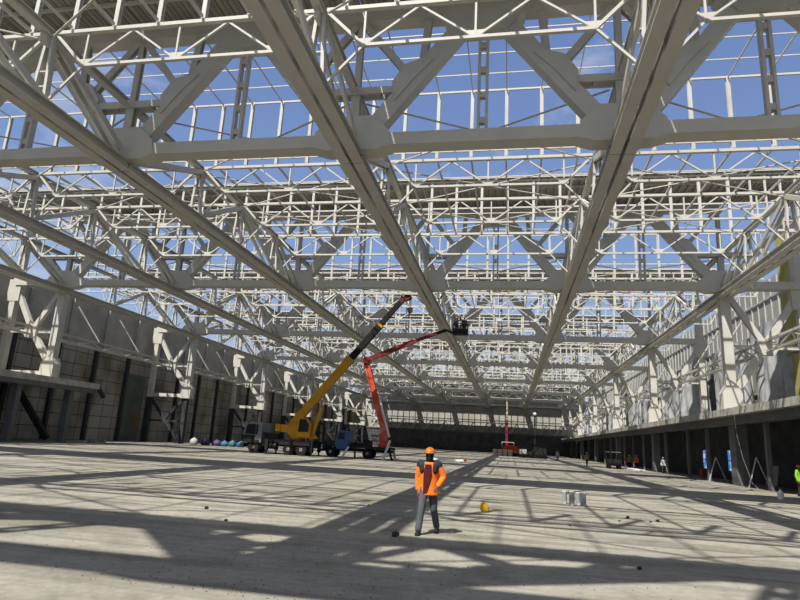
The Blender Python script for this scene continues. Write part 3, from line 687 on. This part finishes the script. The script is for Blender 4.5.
# --- truck crane, faces -X; local origin under the middle of the cab front
cr = link('truck_crane', None, None, (-25.9, 57.0, 0))
tag(cr, 'truck crane with grey cab and long yellow and black telescopic boom raised right', 'crane')
wm = wheel_mesh(.56, .36)
for x in (1.25, 4.85, 6.15):
    for y in (-.95, .95): wheel(cr, x, y, .56, .36, wm)
prt('chassis', cr, lambda b: (box(b, .3, 7.4, -.95, .95, .75, 1.15), box(b, 2.3, 7.3, -1.15, 1.15, 1.15, 1.42), box(b, 3.9, 7.2, -1.2, -1.1, .95, 1.2)), CHASS)
prt('cab', cr, lambda b: prism(b, [(.15, .95), (.05, 1.75), (.30, 2.85), (1.0, 2.98), (2.0, 2.95), (2.0, 1.05), (1.8, .95), (1.75, 1.2), (.75, 1.2), (.65, .95)], 'Y', -1.15, 1.15), CABG)
prt('window', cr, lambda b: (prism(b, [(.28, 1.80), (.48, 2.74), (1.32, 2.76), (1.36, 1.78)], 'Y', -1.18, -1.14), prism(b, [(1.4, 1.8), (1.4, 2.74), (1.6, 2.74), (1.6, 1.8)], 'Y', -1.18, -1.14)), GLASSD)
prt('door_panel', cr, lambda b: prism(b, [(.1, 1.0), (.08, 1.72), (1.35, 1.72), (1.3, 1.22), (.75, 1.22), (.62, 1.0)], 'Y', -1.17, -1.14), CHASS)
prt('windscreen', cr, lambda b: bar(b, (.08, 0, 1.85), (.26, 0, 2.7), 2.0, .06, (1, 0, 0)), GLASSD)
prt('bumper', cr, lambda b: box(b, -.1, .25, -1.2, 1.2, .55, .95), CHASS)
prt('mudguard', cr, lambda b: (prism(b, [(.55, 1.0), (.75, 1.28), (1.75, 1.28), (1.95, 1.0)], 'Y', -1.22, -1.14), box(b, 4.2, 6.8, -1.2, -.75, 1.18, 1.24)), CHASS)
prt('mirror', cr, lambda b: (bar(b, (.25, -1.2, 2.3), (.15, -1.45, 2.3), .05), box(b, .05, .2, -1.55, -1.4, 1.95, 2.45)), CHASS)
prt('fuel_tank', cr, lambda b: tube(b, (2.5, -.9, .8), (3.6, -.9, .8), .32, n=16), CHASS)
prt('tool_box', cr, lambda b: (box(b, 2.2, 2.5, -1.1, 1.1, 1.2, 2.0), box(b, 2.6, 3.7, -1.1, -.5, 1.42, 1.95)), CHASS)
for x in (2.7, 7.2):
    for y in (-1.25, 1.25):
        prt('outrigger', cr, lambda b: (box(b, x-.15, x+.15, y-.15, y+.15, .35, 1.4), box(b, x-.06, x+.06, y-.06, y+.06, .05, .35), lathe(b, [(.2, 0), (.2, .05), (.06, .08)], (x, y, 0), 12)), CHASS)
TX = 5.3
tu = prt('turret', cr, lambda b: (lathe(b, [(.75, 1.42), (.8, 1.55), (.8, 1.7), (.6, 1.75)], (TX, 0, 0), 24), prism(b, [(3.45, 2.15), (3.45, 2.85), (4.6, 2.85), (5.2, 3.0), (5.9, 2.7), (6.6, 2.25), (7.15, 1.75), (7.15, 1.62), (5.0, 1.62), (4.4, 2.15)], 'Y', -.85, .85)), YELLOW)
prt('counterweight', cr, lambda b: box(b, 3.3, 3.75, -1.0, 1.0, 2.2, 2.9), YELLOW)
oc = prt('operator_cabin', cr, lambda b: prism(b, [(5.7, 1.75), (5.6, 2.2), (5.75, 3.55), (6.5, 3.55), (6.95, 3.0), (6.95, 1.8)], 'Y', -1.3, -.82), YELLOW)
link('cabin_glass', mk(lambda b: prism(b, [(5.75, 2.25), (5.85, 3.45), (6.45, 3.45), (6.8, 2.98), (6.8, 2.25)], 'Y', -1.33, -1.29), 'cabin_glass', GLASSD), oc)
# boom in the XZ plane, y about -.2
BB, BT = V((4.55, .05, 2.75)), V((15.25, .05, 16.0))
def bp(t): return BB.lerp(BT, t)
prt('boom_base', cr, lambda b: (bar(b, bp(0), bp(.52), .62, .78, (-.78, 0, .62)), bar(b, bp(.50), bp(.525), .74, .90, (-.78, 0, .62)), bar(b, bp(.1), bp(.49), .66, .25, (-.78, 0, .62))), YELLOW)
prt('boom_extension', cr, lambda b: bar(b, bp(.52), bp(.78), .50, .60, (-.78, 0, .62)), BLACKB)
prt('boom_collar', cr, lambda b: bar(b, bp(.775), bp(.79), .58, .70, (-.78, 0, .62)), YELLOW)
prt('boom_extension', cr, lambda b: bar(b, bp(.78), bp(.97), .40, .48, (-.78, 0, .62)), BLACKB)
tip = prt('boom_tip', cr, lambda b: (bar(b, bp(.965), bp(1.0), .46, .52, (-.78, 0, .62)), prism(b, [(15.0, 15.6), (15.35, 16.3), (15.9, 16.25), (16.0, 15.95), (15.6, 15.7)], 'Y', -.2, .3)), REDTIP)
link('sheave', mk(lambda b: tube(b, (15.75, -.12, 16.0), (15.75, .22, 16.0), .25, n=18), 'sheave', CHASS), tip)
hk = prt('hook_block', cr, lambda b: (tube(b, (15.85, .05, 14.9), (15.85, .05, 15.9), .03, n=6), tube(b, (15.95, .05, 14.9), (15.95, .05, 15.9), .03, n=6), prism(b, [(15.65, 14.95), (16.15, 14.95), (16.1, 14.45), (15.7, 14.45)], 'Y', -.1, .2)), CHASS)
def hookf(b):
    pts = [(15.9, 14.45), (15.9, 14.25), (15.78, 14.1), (15.80, 13.93), (15.95, 13.88), (16.07, 14.0)]
    for a, c in zip(pts, pts[1:]): tube(b, (a[0], .05, a[1]), (c[0], .05, c[1]), .05, n=8)
link('hook', mk(hookf, 'hook', CHASS), hk)
prt('lift_cylinder', cr, lambda b: (tube(b, (6.6, .05, 1.9), (7.2, .05, 4.0), .17, n=12), tube(b, (7.2, .05, 4.0), (7.55, .05, 5.3), .10, n=12)), YELLOW)
prt('hydraulic_strut', cr, lambda b: bar(b, (7.0, -.6, 1.8), (7.75, -.6, 4.55), .30, .22), YELLOW)

# --- lift truck with blue cab, faces -X
lt = link('lift_truck', None, None, (-18.7, 60.0, 0)); tag(lt, 'blue cab truck carrying a red articulated boom lift', 'truck')
wl_ = wheel_mesh(.50, .32); wlf = (wl_[0], wl_[1].copy()); wlf[1].materials[0] = RIMW
for x, yy in ((.95, .85), (4.75, .85), (4.75, .5)):
    for s in (-1, 1):
        if yy == .85 or s == 1: wheel(lt, x, s*yy if yy == .85 else .45, .50, .32, wlf if x < 1 else wl_)
prt('chassis', lt, lambda b: (box(b, .2, 7.1, -.45, .45, .62, .95), box(b, 2.7, 7.2, -1.1, 1.1, .98, 1.18)), CHASS)
prt('hood', lt, lambda b: prism(b, [(0, .75), (0, 1.35), (.25, 1.55), (1.45, 1.65), (1.45, .95), (1.35, .8), (1.25, 1.05), (.65, 1.05), (.5, .75)], 'Y', -.8, .8), HOODM)
prt('fender', lt, lambda b: prism(b, [(.3, .95), (.45, 1.12), (1.45, 1.12), (1.6, .8), (1.45, .8), (1.35, 1.0), (.5, 1.0)], 'Y', -1.1, 1.1), CHASS)
prt('bumper', lt, lambda b: box(b, -.2, .02, -1.1, 1.1, .5, .75), CHASS)
cb = prt('cab', lt, lambda b: prism(b, [(1.4, .8), (1.4, 1.65), (1.62, 2.5), (1.85, 2.62), (2.75, 2.60), (2.75, .8)], 'Y', -1.1, 1.1), CABB)
link('window', mk(lambda b: (prism(b, [(1.62, 1.75), (1.78, 2.42), (2.35, 2.42), (2.35, 1.75)], 'Y', -1.13, -1.09), bar(b, (1.42, 0, 1.72), (1.6, 0, 2.42), 1.9, .05, (1, 0, 0))), 'window', GLASSD), cb)
prt('headlight', lt, lambda b: [tube(b, (-.06, s*.95, 1.0), (.1, s*.95, 1.0), .12, n=12) for s in (-1, 1)], WHITEP)
for p, q, m in (((2.85, -1.1, 1.1), (2.35, -1.5, .05), WHITEP), ((3.5, -1.1, 1.0), (3.6, -1.3, .05), CHASS), ((7.0, -1.05, 1.9), (6.55, -1.6, .05), WHITEP), ((6.9, -1.0, 1.2), (7.3, -1.2, .05), CHASS), ((7.0, 1.05, 1.2), (7.1, 1.6, .05), WHITEP)):
    prt('outrigger', lt, lambda b: (bar(b, p, q, .16, .16), box(b, q[0]-.16, q[0]+.16, q[1]-.16, q[1]+.16, 0, .06)), m)
prt('bed_gear', lt, lambda b: (box(b, 3.0, 3.9, -.8, .8, 1.18, 1.5), box(b, 4.2, 4.9, -.5, .6, 1.18, 1.8), bar(b, (3.0, -.9, 1.2), (3.9, -.9, 1.9), .1)), CHASS)
prt('turret', lt, lambda b: (lathe(b, [(.5, 1.18), (.5, 1.5), (.36, 1.7)], (6.1, 0, 0), 18), prism(b, [(5.8, 1.6), (5.7, 2.3), (5.9, 3.0), (6.35, 3.1), (6.55, 2.4), (6.4, 1.6)], 'Y', -.32, -.2), prism(b, [(5.8, 1.6), (5.7, 2.3), (5.9, 3.0), (6.35, 3.1), (6.55, 2.4), (6.4, 1.6)], 'Y', .2, .32), box(b, 5.8, 6.4, -.32, .32, 1.5, 1.75)), RED)
EL = V((3.85, 0, 9.65)); A0 = V((6.15, 0, 2.7)); TP = V((11.1, -.0, 12.95))
prt('lower_boom', lt, lambda b: (bar(b, A0, EL, .56, .5, (0, 1, 0)), bar(b, A0+V((.0, -.3, .2)), A0.lerp(EL, .55)+V((.35, -.3, 0)), .16, .16)), RED)
prt('lower_boom_ram', lt, lambda b: (tube(b, (6.7, -.1, 2.2), A0.lerp(EL, .5)+V((.4, -.1, 0)), .13, n=10)), WHITEP)
prt('elbow', lt, lambda b: (tube(b, EL+V((0, -.4, .25)), EL+V((0, .4, .25)), .36, n=18), bar(b, EL+V((0, 0, -.5)), EL+V((.05, 0, .5)), .6, .5, (1, 0, 0))), REDD)
prt('upper_boom', lt, lambda b: (bar(b, EL+V((0, 0, .3)), EL.lerp(TP, .66)+V((0, 0, .15)), .42, .46), bar(b, EL.lerp(TP, .66)+V((0, 0, .15)), TP, .28, .30)), REDD)
prt('jib', lt, lambda b: (bar(b, TP, TP+V((1.0, 0, .35)), .22, .30), bar(b, TP+V((1.0, 0, .35)), TP+V((2.0, 0, -.1)), .18, .22)), CHASS)
def basket(b):
    x0, x1, y0, y1, z0, z1 = 12.8, 14.3, -.5, .5, 12.85, 13.95
    box(b, x0, x1, y0, y1, z0, z0+.1)
    for z in (z1, z0+.55):
        for p, q in (((x0, y0), (x1, y0)), ((x1, y0), (x1, y1)), ((x1, y1), (x0, y1)), ((x0, y1), (x0, y0))): bar(b, (*p, z), (*q, z), .06)
    for x in (x0, (x0+x1)/2, x1):
        for y in (y0, y1): bar(b, (x, y, z0), (x, y, z1), .06)
    box(b, x0, x1, y0-.02, y0, z0+.1, z0+.5)
prt('basket', lt, basket, CHASS)
person((-18.7+13.15, 60.0, 12.95), .3, 'person in dark clothes working in the raised lift basket, left one', dict(elR=(.35, -.15, 1.5), wrR=(.3, -.3, 1.75)), NAVY, NAVY, HELMO)
person((-18.7+13.93, 60.0, 12.95), -.2, 'person in dark clothes in the raised lift basket, right one', STAND, NAVY, NAVY, HELMO)

# --- far red machine with mast, pallets before it, dark drilling machine
rm = link('red_lift', None, None, (-.2, 138.0, 0)); tag(rm, 'far red tracked lift machine with tall red and white mast', 'lift machine')
prt('body', rm, lambda b: (prism(b, [(-1.6, .7), (-1.5, 1.9), (-.2, 2.5), (1.2, 2.3), (2.3, 1.6), (2.3, .7)], 'Y', -1, 1)), RED)
for s in (-1, 1): prt('track', rm, lambda b: prism(b, [(-1.7, .1), (-1.9, .4), (-1.6, .75), (2.2, .75), (2.5, .4), (2.3, .1), (2.0, 0), (-1.5, 0)], 'Y', s*1.2-.2, s*1.2+.2), CHASS)
prt('guard_rail', rm, lambda b: (bar(b, (-1.6, -1, 3.0), (1.0, -1, 3.0), .08), bar(b, (-1.6, -1, 1.9), (-1.6, -1, 3.0), .08), bar(b, (1, -1, 2.3), (1, -1, 3.0), .08)), WHITEP)
prt('mast', rm, lambda b: (bar(b, (-.6, 0, 2.3), (-.6, 0, 8.0), .55, .55, (0, 1, 0)),), REDD)
prt('mast_upper', rm, lambda b: (bar(b, (-.6, 0, 8.0), (-.6, 0, 10.2), .38, .38, (0, 1, 0)), bar(b, (-.6, 0, 10.2), (-.6, 0, 12.6), .2, .2, (0, 1, 0))), CREAM)
for j, x in enumerate((-3.3, -2.2, -1.1, 0.0)):
    bm = bmesh.new()
    for z in range(4): box(bm, x-.45, x+.45, 134.5, 135.5, .02+z*.36, .02+z*.36+.28); box(bm, x-.40, x-.3, 134.5, 135.5, z*.36, z*.36+.05+.02*0+.0) if z == 0 else None
    tag(link('block_stack', fin(bm, 'block_stack', CREAM)), 'cream stack of blocks before the far red machine, %s from left' % ('first', 'second', 'third', 'fourth')[j], 'stack', 'cream stacks before the red machine')
dm = link('drilling_machine', None, None, (4.3, 121.0, 0)); tag(dm, 'dark low machine with a mast topped by a white lamp, far right', 'machine')
prt('body', dm, lambda b: (prism(b, [(-2.6, .5), (-2.6, 1.5), (-.6, 1.2), (.8, 2.2), (2.6, 2.0), (2.6, .5)], 'Y', -.9, .9),), CHASS)
for s in (-1, 1): prt('track', dm, lambda b: prism(b, [(-2.6, .1), (-2.8, .4), (-2.5, .7), (2.5, .7), (2.8, .4), (2.6, .1)], 'Y', s*1.1-.2, s*1.1+.2), RUBBER)
prt('side_plate', dm, lambda b: box(b, -2.5, -1.2, -1.0, -.92, .8, 1.7), CYL)
prt('mast', dm, lambda b: bar(b, (.4, 0, 2.0), (.4, 0, 8.4), .3, .3, (0, 1, 0)), CHASS)
prt('lamp_head', dm, lambda b: ball(b, (.4, -.1, 8.5), .32), WHITEP)
ld = link('loader', None, None, (12.6, 79.5, 0)); tag(ld, 'small dark loader with pale roof parked by the right gallery', 'loader')
prt('body', ld, lambda b: prism(b, [(-.7, .35), (-.75, 1.05), (.2, 1.15), (.75, 1.0), (.75, .35)], 'Y', -1.2, 1.2), CHASS)
prt('roof', ld, lambda b: box(b, -.75, .75, -.9, .9, 1.95, 2.03), BOARD)
for x in (-.68, .68):
    for y in (-.85, .85): prt('roof_post', ld, lambda b: bar(b, (x, y, 1.0), (x, y, 1.96), .07), CHASS)
wm3 = wheel_mesh(.34, .24)
for x in (-.6, .6):
    for y in (-.9, .9): o = wheel(ld, x, y, .34, .24, wm3); o.rotation_euler = (0, 0, math.pi/2)

# ------------------------------------------------------------------ small things on the floor
bm = bmesh.new()
for i in range(9): t = i/8*math.pi/2
lathe(bm, [(.13, .02)]+[(.135*math.cos(i/8*math.pi/2)+.001, .03+.125*math.sin(i/8*math.pi/2)) for i in range(9)], (0, 0, 0), 22, sx=.92, sy=1.1)
lathe(bm, [(.12, .012), (.155, .015), (.155, .026), (.12, .03)], (0, 0, 0), 22, sx=.92, sy=1.1)
hh = tag(link('hard_hat', fin(bm, 'yellow_hat', HELMY, smooth=True), None, (-.72, 18.05, 0)), 'yellow hard hat lying on the concrete floor right of the walking person', 'hard hat')
hh.rotation_euler = (1.05, 0, .5); hh.location.z = .105
bm = bmesh.new(); bar(bm, (0, -.12, .10), (0, .12, .10), .03, .07); link('crest', fin(bm, 'hat_crest', HELMY), hh)
for j, (x, y, h) in enumerate(((1.92, 22.9, .42), (2.12, 22.3, .46), (2.38, 22.7, .40), (2.52, 22.4, .44))):
    bm = bmesh.new(); lathe(bm, [(.085, 0), (.09, .02), (.09, h-.02), (.085, h)], (0, 0, 0), 18)
    c = tag(link('test_cylinder', fin(bm, 'test_cylinder', CYL), None, (x, y, 0)), 'upright grey concrete test cylinder, %s from left in the cluster of four' % ('first', 'second', 'third', 'fourth')[j], 'cylinder', 'concrete test cylinders on the floor')
    bm = bmesh.new(); lathe(bm, [(.08, h), (.08, h+.015)], (0, 0, 0), 16); link('cap', fin(bm, 'cyl_cap', WHITEP), c)
def rock(r, seed, m):
    rnd = random.Random(seed); bm = bmesh.new(); bmesh.ops.create_icosphere(bm, subdivisions=2, radius=r)
    for v in bm.verts: v.co *= rnd.uniform(.78, 1.12); v.co.z *= .62
    zmin = min(v.co.z for v in bm.verts)
    for v in bm.verts: v.co.z -= zmin
    return fin(bm, 'rock', m)
tag(link('rock', rock(.085, 1, STONE), None, (-2.22, 12.25, 0)), 'dark stone lying on the floor in front of the walking person', 'stone')
for j, (px, py, r) in enumerate(((3.4, 19.2, .10), (3.9, 18.6, .07), (4.15, 18.9, .09), (3.0, 18.2, .06), (-7.2, 14.0, .09), (-5.9, 12.4, .07), (2.1, 11.0, .07), (5.2, 12.0, .06), (-4.0, 17.5, .05), (1.5, 16.3, .06))):
    tag(link('rock', rock(r*.6, 20+j, STONE), None, (px, py, 0)), 'small dark stone on the floor %s' % ['left in the trio near the test cylinders', 'front in the trio near the test cylinders', 'right in the trio near the test cylinders', 'just left of the trio near the cylinders', 'far left in the shadow', 'left of the walking person in shadow', 'at the bottom right of the walking person', 'at the lower right in the sunlight', 'left behind the walking person', 'between the yellow hat and the camera'][j], 'stone', 'loose stones on the floor')
# gravel litter: one uncountable mass
bm = bmesh.new(); rnd = random.Random(3)
for _ in range(1500):
    y = 7+rnd.random()**1.6*22; x = -3+rnd.gauss(0, .45)*y*.7; r = rnd.uniform(.004, .013)
    bmesh.ops.create_icosphere(bm, subdivisions=1, radius=r, matrix=Matrix.Translation((x, y, r*.4)) @ Matrix.Diagonal((1, rnd.uniform(.6, 1), .6, 1)))
tag(link('gravel', fin(bm, 'gravel', GRAV)), 'scattered dark gravel and crumbs across the concrete floor', 'gravel', None, 'stuff')
# barrier board behind the worker
bb = link('barrier_board', None, None, (-8.1, 65.8, 0)); tag(bb, 'long white barrier board with red end lying behind the walking person', 'barrier')
prt('board', bb, lambda b: box(b, 0, 3.2, -.1, .1, .12, .34), WHITEP); prt('red_end', bb, lambda b: box(b, 3.2, 3.5, -.1, .1, .12, .34), REDP)
for x in (.4, 3.0): prt('foot', bb, lambda b: box(b, x-.08, x+.08, -.3, .3, 0, .12), CHASS)
bm = bmesh.new(); box(bm, -.16, .16, -.22, .22, 0, .05); tag(link('paper_scrap', fin(bm, 'scrap', WHITEP, bevel=.01), None, (7.56, 32.8, 0), .4), 'white scrap lying on the floor right of the test cylinders', 'scrap')
cn = tag(link('canister', mk(lambda b: lathe(b, [(.12, 0), (.14, .04), (.14, .34), (.06, .42), (.05, .48)], (0, 0, 0), 18), 'canister', WHITEP, smooth=False), None, (13.5, 34.4, 0)), 'small white canister standing on the floor at the lower right', 'canister')
link('lid', mk(lambda b: lathe(b, [(.06, .48), (.06, .53)], (0, 0, 0), 12), 'canister_lid', CYL), cn)
for j, (dx, dy, m, w, h) in enumerate(((-1.9, -.9, WHITEB, .55, .95), (-.9, 0, PURPLE, .65, .9), (.4, .3, PURPLE, .7, .8), (1.4, .2, BLUEB, .55, .75), (2.3, .4, TEALB, .6, .85), (3.3, .5, BLUEB, .6, .8), (4.4, .7, WHITEB, .7, .6))):
    bm = bmesh.new(); lathe(bm, [(w*.75, 0), (w, h*.2), (w*.95, h*.6), (w*.5, h*.85), (w*.18, h*.93), (w*.25, h)], (0, 0, 0), 14, sx=1, sy=.8)
    b_ = tag(link('sack', fin(bm, 'sack', m, smooth=True), None, (-38.6+dx*1.15, 74.5+dy, 0)), '%s sack by the left column frame, %s from left in the row' % (['white', 'purple', 'purple', 'blue', 'teal', 'blue', 'white'][j], ['first', 'second', 'third', 'fourth', 'fifth', 'sixth', 'seventh'][j]), 'sack', 'sacks along the left wall')
    link('tied_neck', mk(lambda b: lathe(b, [(w*.2, h*.9), (w*.22, h*.93), (w*.2, h*.96)], (0, 0, 0), 10), 'tied_neck', PINKB), b_)
bm = bmesh.new(); box(bm, -.9, .9, -.3, .3, 0, .35); tag(link('concrete_block', fin(bm, 'low_block', CYL, bevel=.03), None, (-43.0, 57.5, 0)), 'low pale block on the floor by the left wall near the ledge end', 'block')
# right side clutter under the gallery
bm = bmesh.new(); box(bm, -.5, .5, -2.6, 2.6, 0, .22); s_ = tag(link('low_slab', fin(bm, 'low_slab', WHITEP, bevel=.03), None, (14.4, 75.5, 0)), 'long low white slab lying on the floor before the gallery pair', 'slab')
oc_ = tag(link('canister', mk(lambda b: lathe(b, [(.2, 0), (.22, .05), (.22, .75), (.12, .85), (.08, .95)], (0, 0, 0), 18), 'orange_canister', OCYL), None, (17.6, 61.4, 0)), 'orange gas canister standing under the right gallery', 'canister')
link('valve', mk(lambda b: lathe(b, [(.06, .95), (.06, 1.02)], (0, 0, 0), 10), 'valve', CHASS), oc_)
def trestle(loc, h, label, board, rz):
    o = link('folding_ladder', None, None, loc, rz); tag(o, label, 'ladder', 'folding ladders under the right gallery')
    for s in (-1, 1):
        prt('rail', o, lambda b: bar(b, (s*.25, -.7, 0), (s*.2, 0, h), .06, .05), CYL); prt('rail', o, lambda b: bar(b, (s*.28, .6, 0), (s*.2, 0, h), .05, .05), STEELG)
    prt('rungs', o, lambda b: [bar(b, (-.24, -.7*(1-t), h*t), (.24, -.7*(1-t), h*t), .04) for t in (.15, .32, .5, .68, .85)], STEELG)
    return o
trestle((16.95, 55.2, 0), 2.0, 'grey folding ladder under the right gallery beside the orange canister', False, 1.2)
trestle((16.95, 46.6, 0), 2.1, 'grey folding ladder with a leaning board under the right gallery', True, 1.3)
bm = bmesh.new(); bar(bm, (0, 0, .3), (.25, .0, 1.6), 1.2, .05, (1, 0, 0)); tag(link('board', fin(bm, 'leaning_board', BOARD), None, (17.4, 45.6, .0), .2), 'grey board leaning on the folding ladder under the right gallery', 'board')
bm = bmesh.new(); pts = [V((15.40, 45.6, 5.2)), V((15.38, 45.4, 3.6)), V((15.5, 44.9, 2.0)), V((15.75, 44.3, .4)), V((15.9, 43.6, .03))]
for a, b_ in zip(pts, pts[1:]): tube(bm, a, b_, .016, n=6)
tag(link('rope', fin(bm, 'rope', ROPE)), 'thin grey rope hanging from the right gallery edge', 'rope')
for j, (dx, a) in enumerate(((0, .1), (.35, .2), (.75, .05))):
    bm = bmesh.new(); box(bm, -.1, .1, -1.3, 1.3, 0, .06); tag(link('plank', fin(bm, 'plank', WOOD), None, (15.3+dx, 40.2, 0), a+1.2), 'pale timber plank on the floor by the right edge, %s from left' % ('first', 'second', 'third')[j], 'plank', 'planks on the floor at right')

# ------------------------------------------------------------------ sky, sun, camera
w = bpy.data.worlds.new('sky'); sc.world = w; w.use_nodes = True; nt = w.node_tree; L = nt.links.new
bg = nt.nodes['Background']; tc = nt.nodes.new('ShaderNodeTexCoord'); sep = nt.nodes.new('ShaderNodeSeparateXYZ'); L(tc.outputs['Generated'], sep.inputs[0])
r = nt.nodes.new('ShaderNodeValToRGB'); L(sep.outputs['Z'], r.inputs['Fac']); e = r.color_ramp.elements
e[0].position = 0; e[0].color = (.50, .58, .70, 1); e[1].position = 1; e[1].color = (.07, .14, .36, 1)
for p, c in ((.12, (.38, .49, .70)), (.28, (.22, .34, .60)), (.5, (.165, .255, .50))):
    x = e.new(p); x.color = (*c, 1)
mp = nt.nodes.new('ShaderNodeMapping'); mp.inputs['Scale'].default_value = (2.2, 2.2, 5.0); mp.inputs['Location'].default_value = (3.1, .4, 1.2); L(tc.outputs['Generated'], mp.inputs['Vector'])
n = nt.nodes.new('ShaderNodeTexNoise'); n.inputs['Scale'].default_value = 1.3; n.inputs['Detail'].default_value = 7; n.inputs['Roughness'].default_value = .6; L(mp.outputs[0], n.inputs['Vector'])
cr2 = nt.nodes.new('ShaderNodeValToRGB'); cr2.color_ramp.elements[0].position = .55; cr2.color_ramp.elements[1].position = .85; L(n.outputs['Fac'], cr2.inputs['Fac'])
mx = nt.nodes.new('ShaderNodeMix'); mx.data_type = 'RGBA'; L(cr2.outputs['Color'], mx.inputs['Factor']); L(r.outputs['Color'], mx.inputs['A']); mx.inputs['B'].default_value = (.75, .78, .82, 1)
dt = nt.nodes.new('ShaderNodeVectorMath'); dt.operation = 'DOT_PRODUCT'; L(tc.outputs['Generated'], dt.inputs[0]); dt.inputs[1].default_value = V((-.275, -.573, 1)).normalized()
gr = nt.nodes.new('ShaderNodeValToRGB'); L(dt.outputs['Value'], gr.inputs['Fac']); gr.color_ramp.elements[0].position = .45; gr.color_ramp.elements[0].color = (0, 0, 0, 1); gr.color_ramp.elements[1].position = 1; gr.color_ramp.elements[1].color = (1.0, .97, .9, 1)
ad = nt.nodes.new('ShaderNodeMix'); ad.data_type = 'RGBA'; ad.blend_type = 'ADD'; ad.inputs['Factor'].default_value = .8; L(mx.outputs['Result'], ad.inputs['A']); L(gr.outputs['Color'], ad.inputs['B'])
L(ad.outputs['Result'], bg.inputs['Color']); bg.inputs['Strength'].default_value = 1.15
sun = bpy.data.lights.new('sun', 'SUN'); sun.energy = 9.9; sun.angle = math.radians(.53); sun.color = (1, .965, .90)
so = bpy.data.objects.new('sun', sun); COL.objects.link(so)
so.rotation_euler = V((.275, .573, -1)).to_track_quat('-Z', 'Y').to_euler()
cam = bpy.data.cameras.new('camera'); co = bpy.data.objects.new('camera', cam); COL.objects.link(co); sc.camera = co
fpx, pit, yaw, roll = 590.68, .2351, .1921, .0549
cam.sensor_width = 36; cam.lens = 36*fpx/800; cam.clip_start = .1; cam.clip_end = 800
cy, sy, cp, sp = math.cos(yaw), math.sin(yaw), math.cos(pit), math.sin(pit)
fw = V((-sy*cp, cy*cp, sp)); rt = V((cy, sy, 0)); up = rt.cross(fw); c_, s_2 = math.cos(roll), math.sin(roll)
r2 = rt*c_+up*s_2; u2 = up*c_-rt*s_2
M = Matrix((r2, u2, -fw)).transposed().to_4x4(); M.translation = V((0, 0, 1.83)); co.matrix_world = M
vs = sc.view_settings; vs.view_transform = 'Standard'; vs.look = 'None'; vs.exposure = -.1; vs.gamma = 1; vs.use_curve_mapping = False
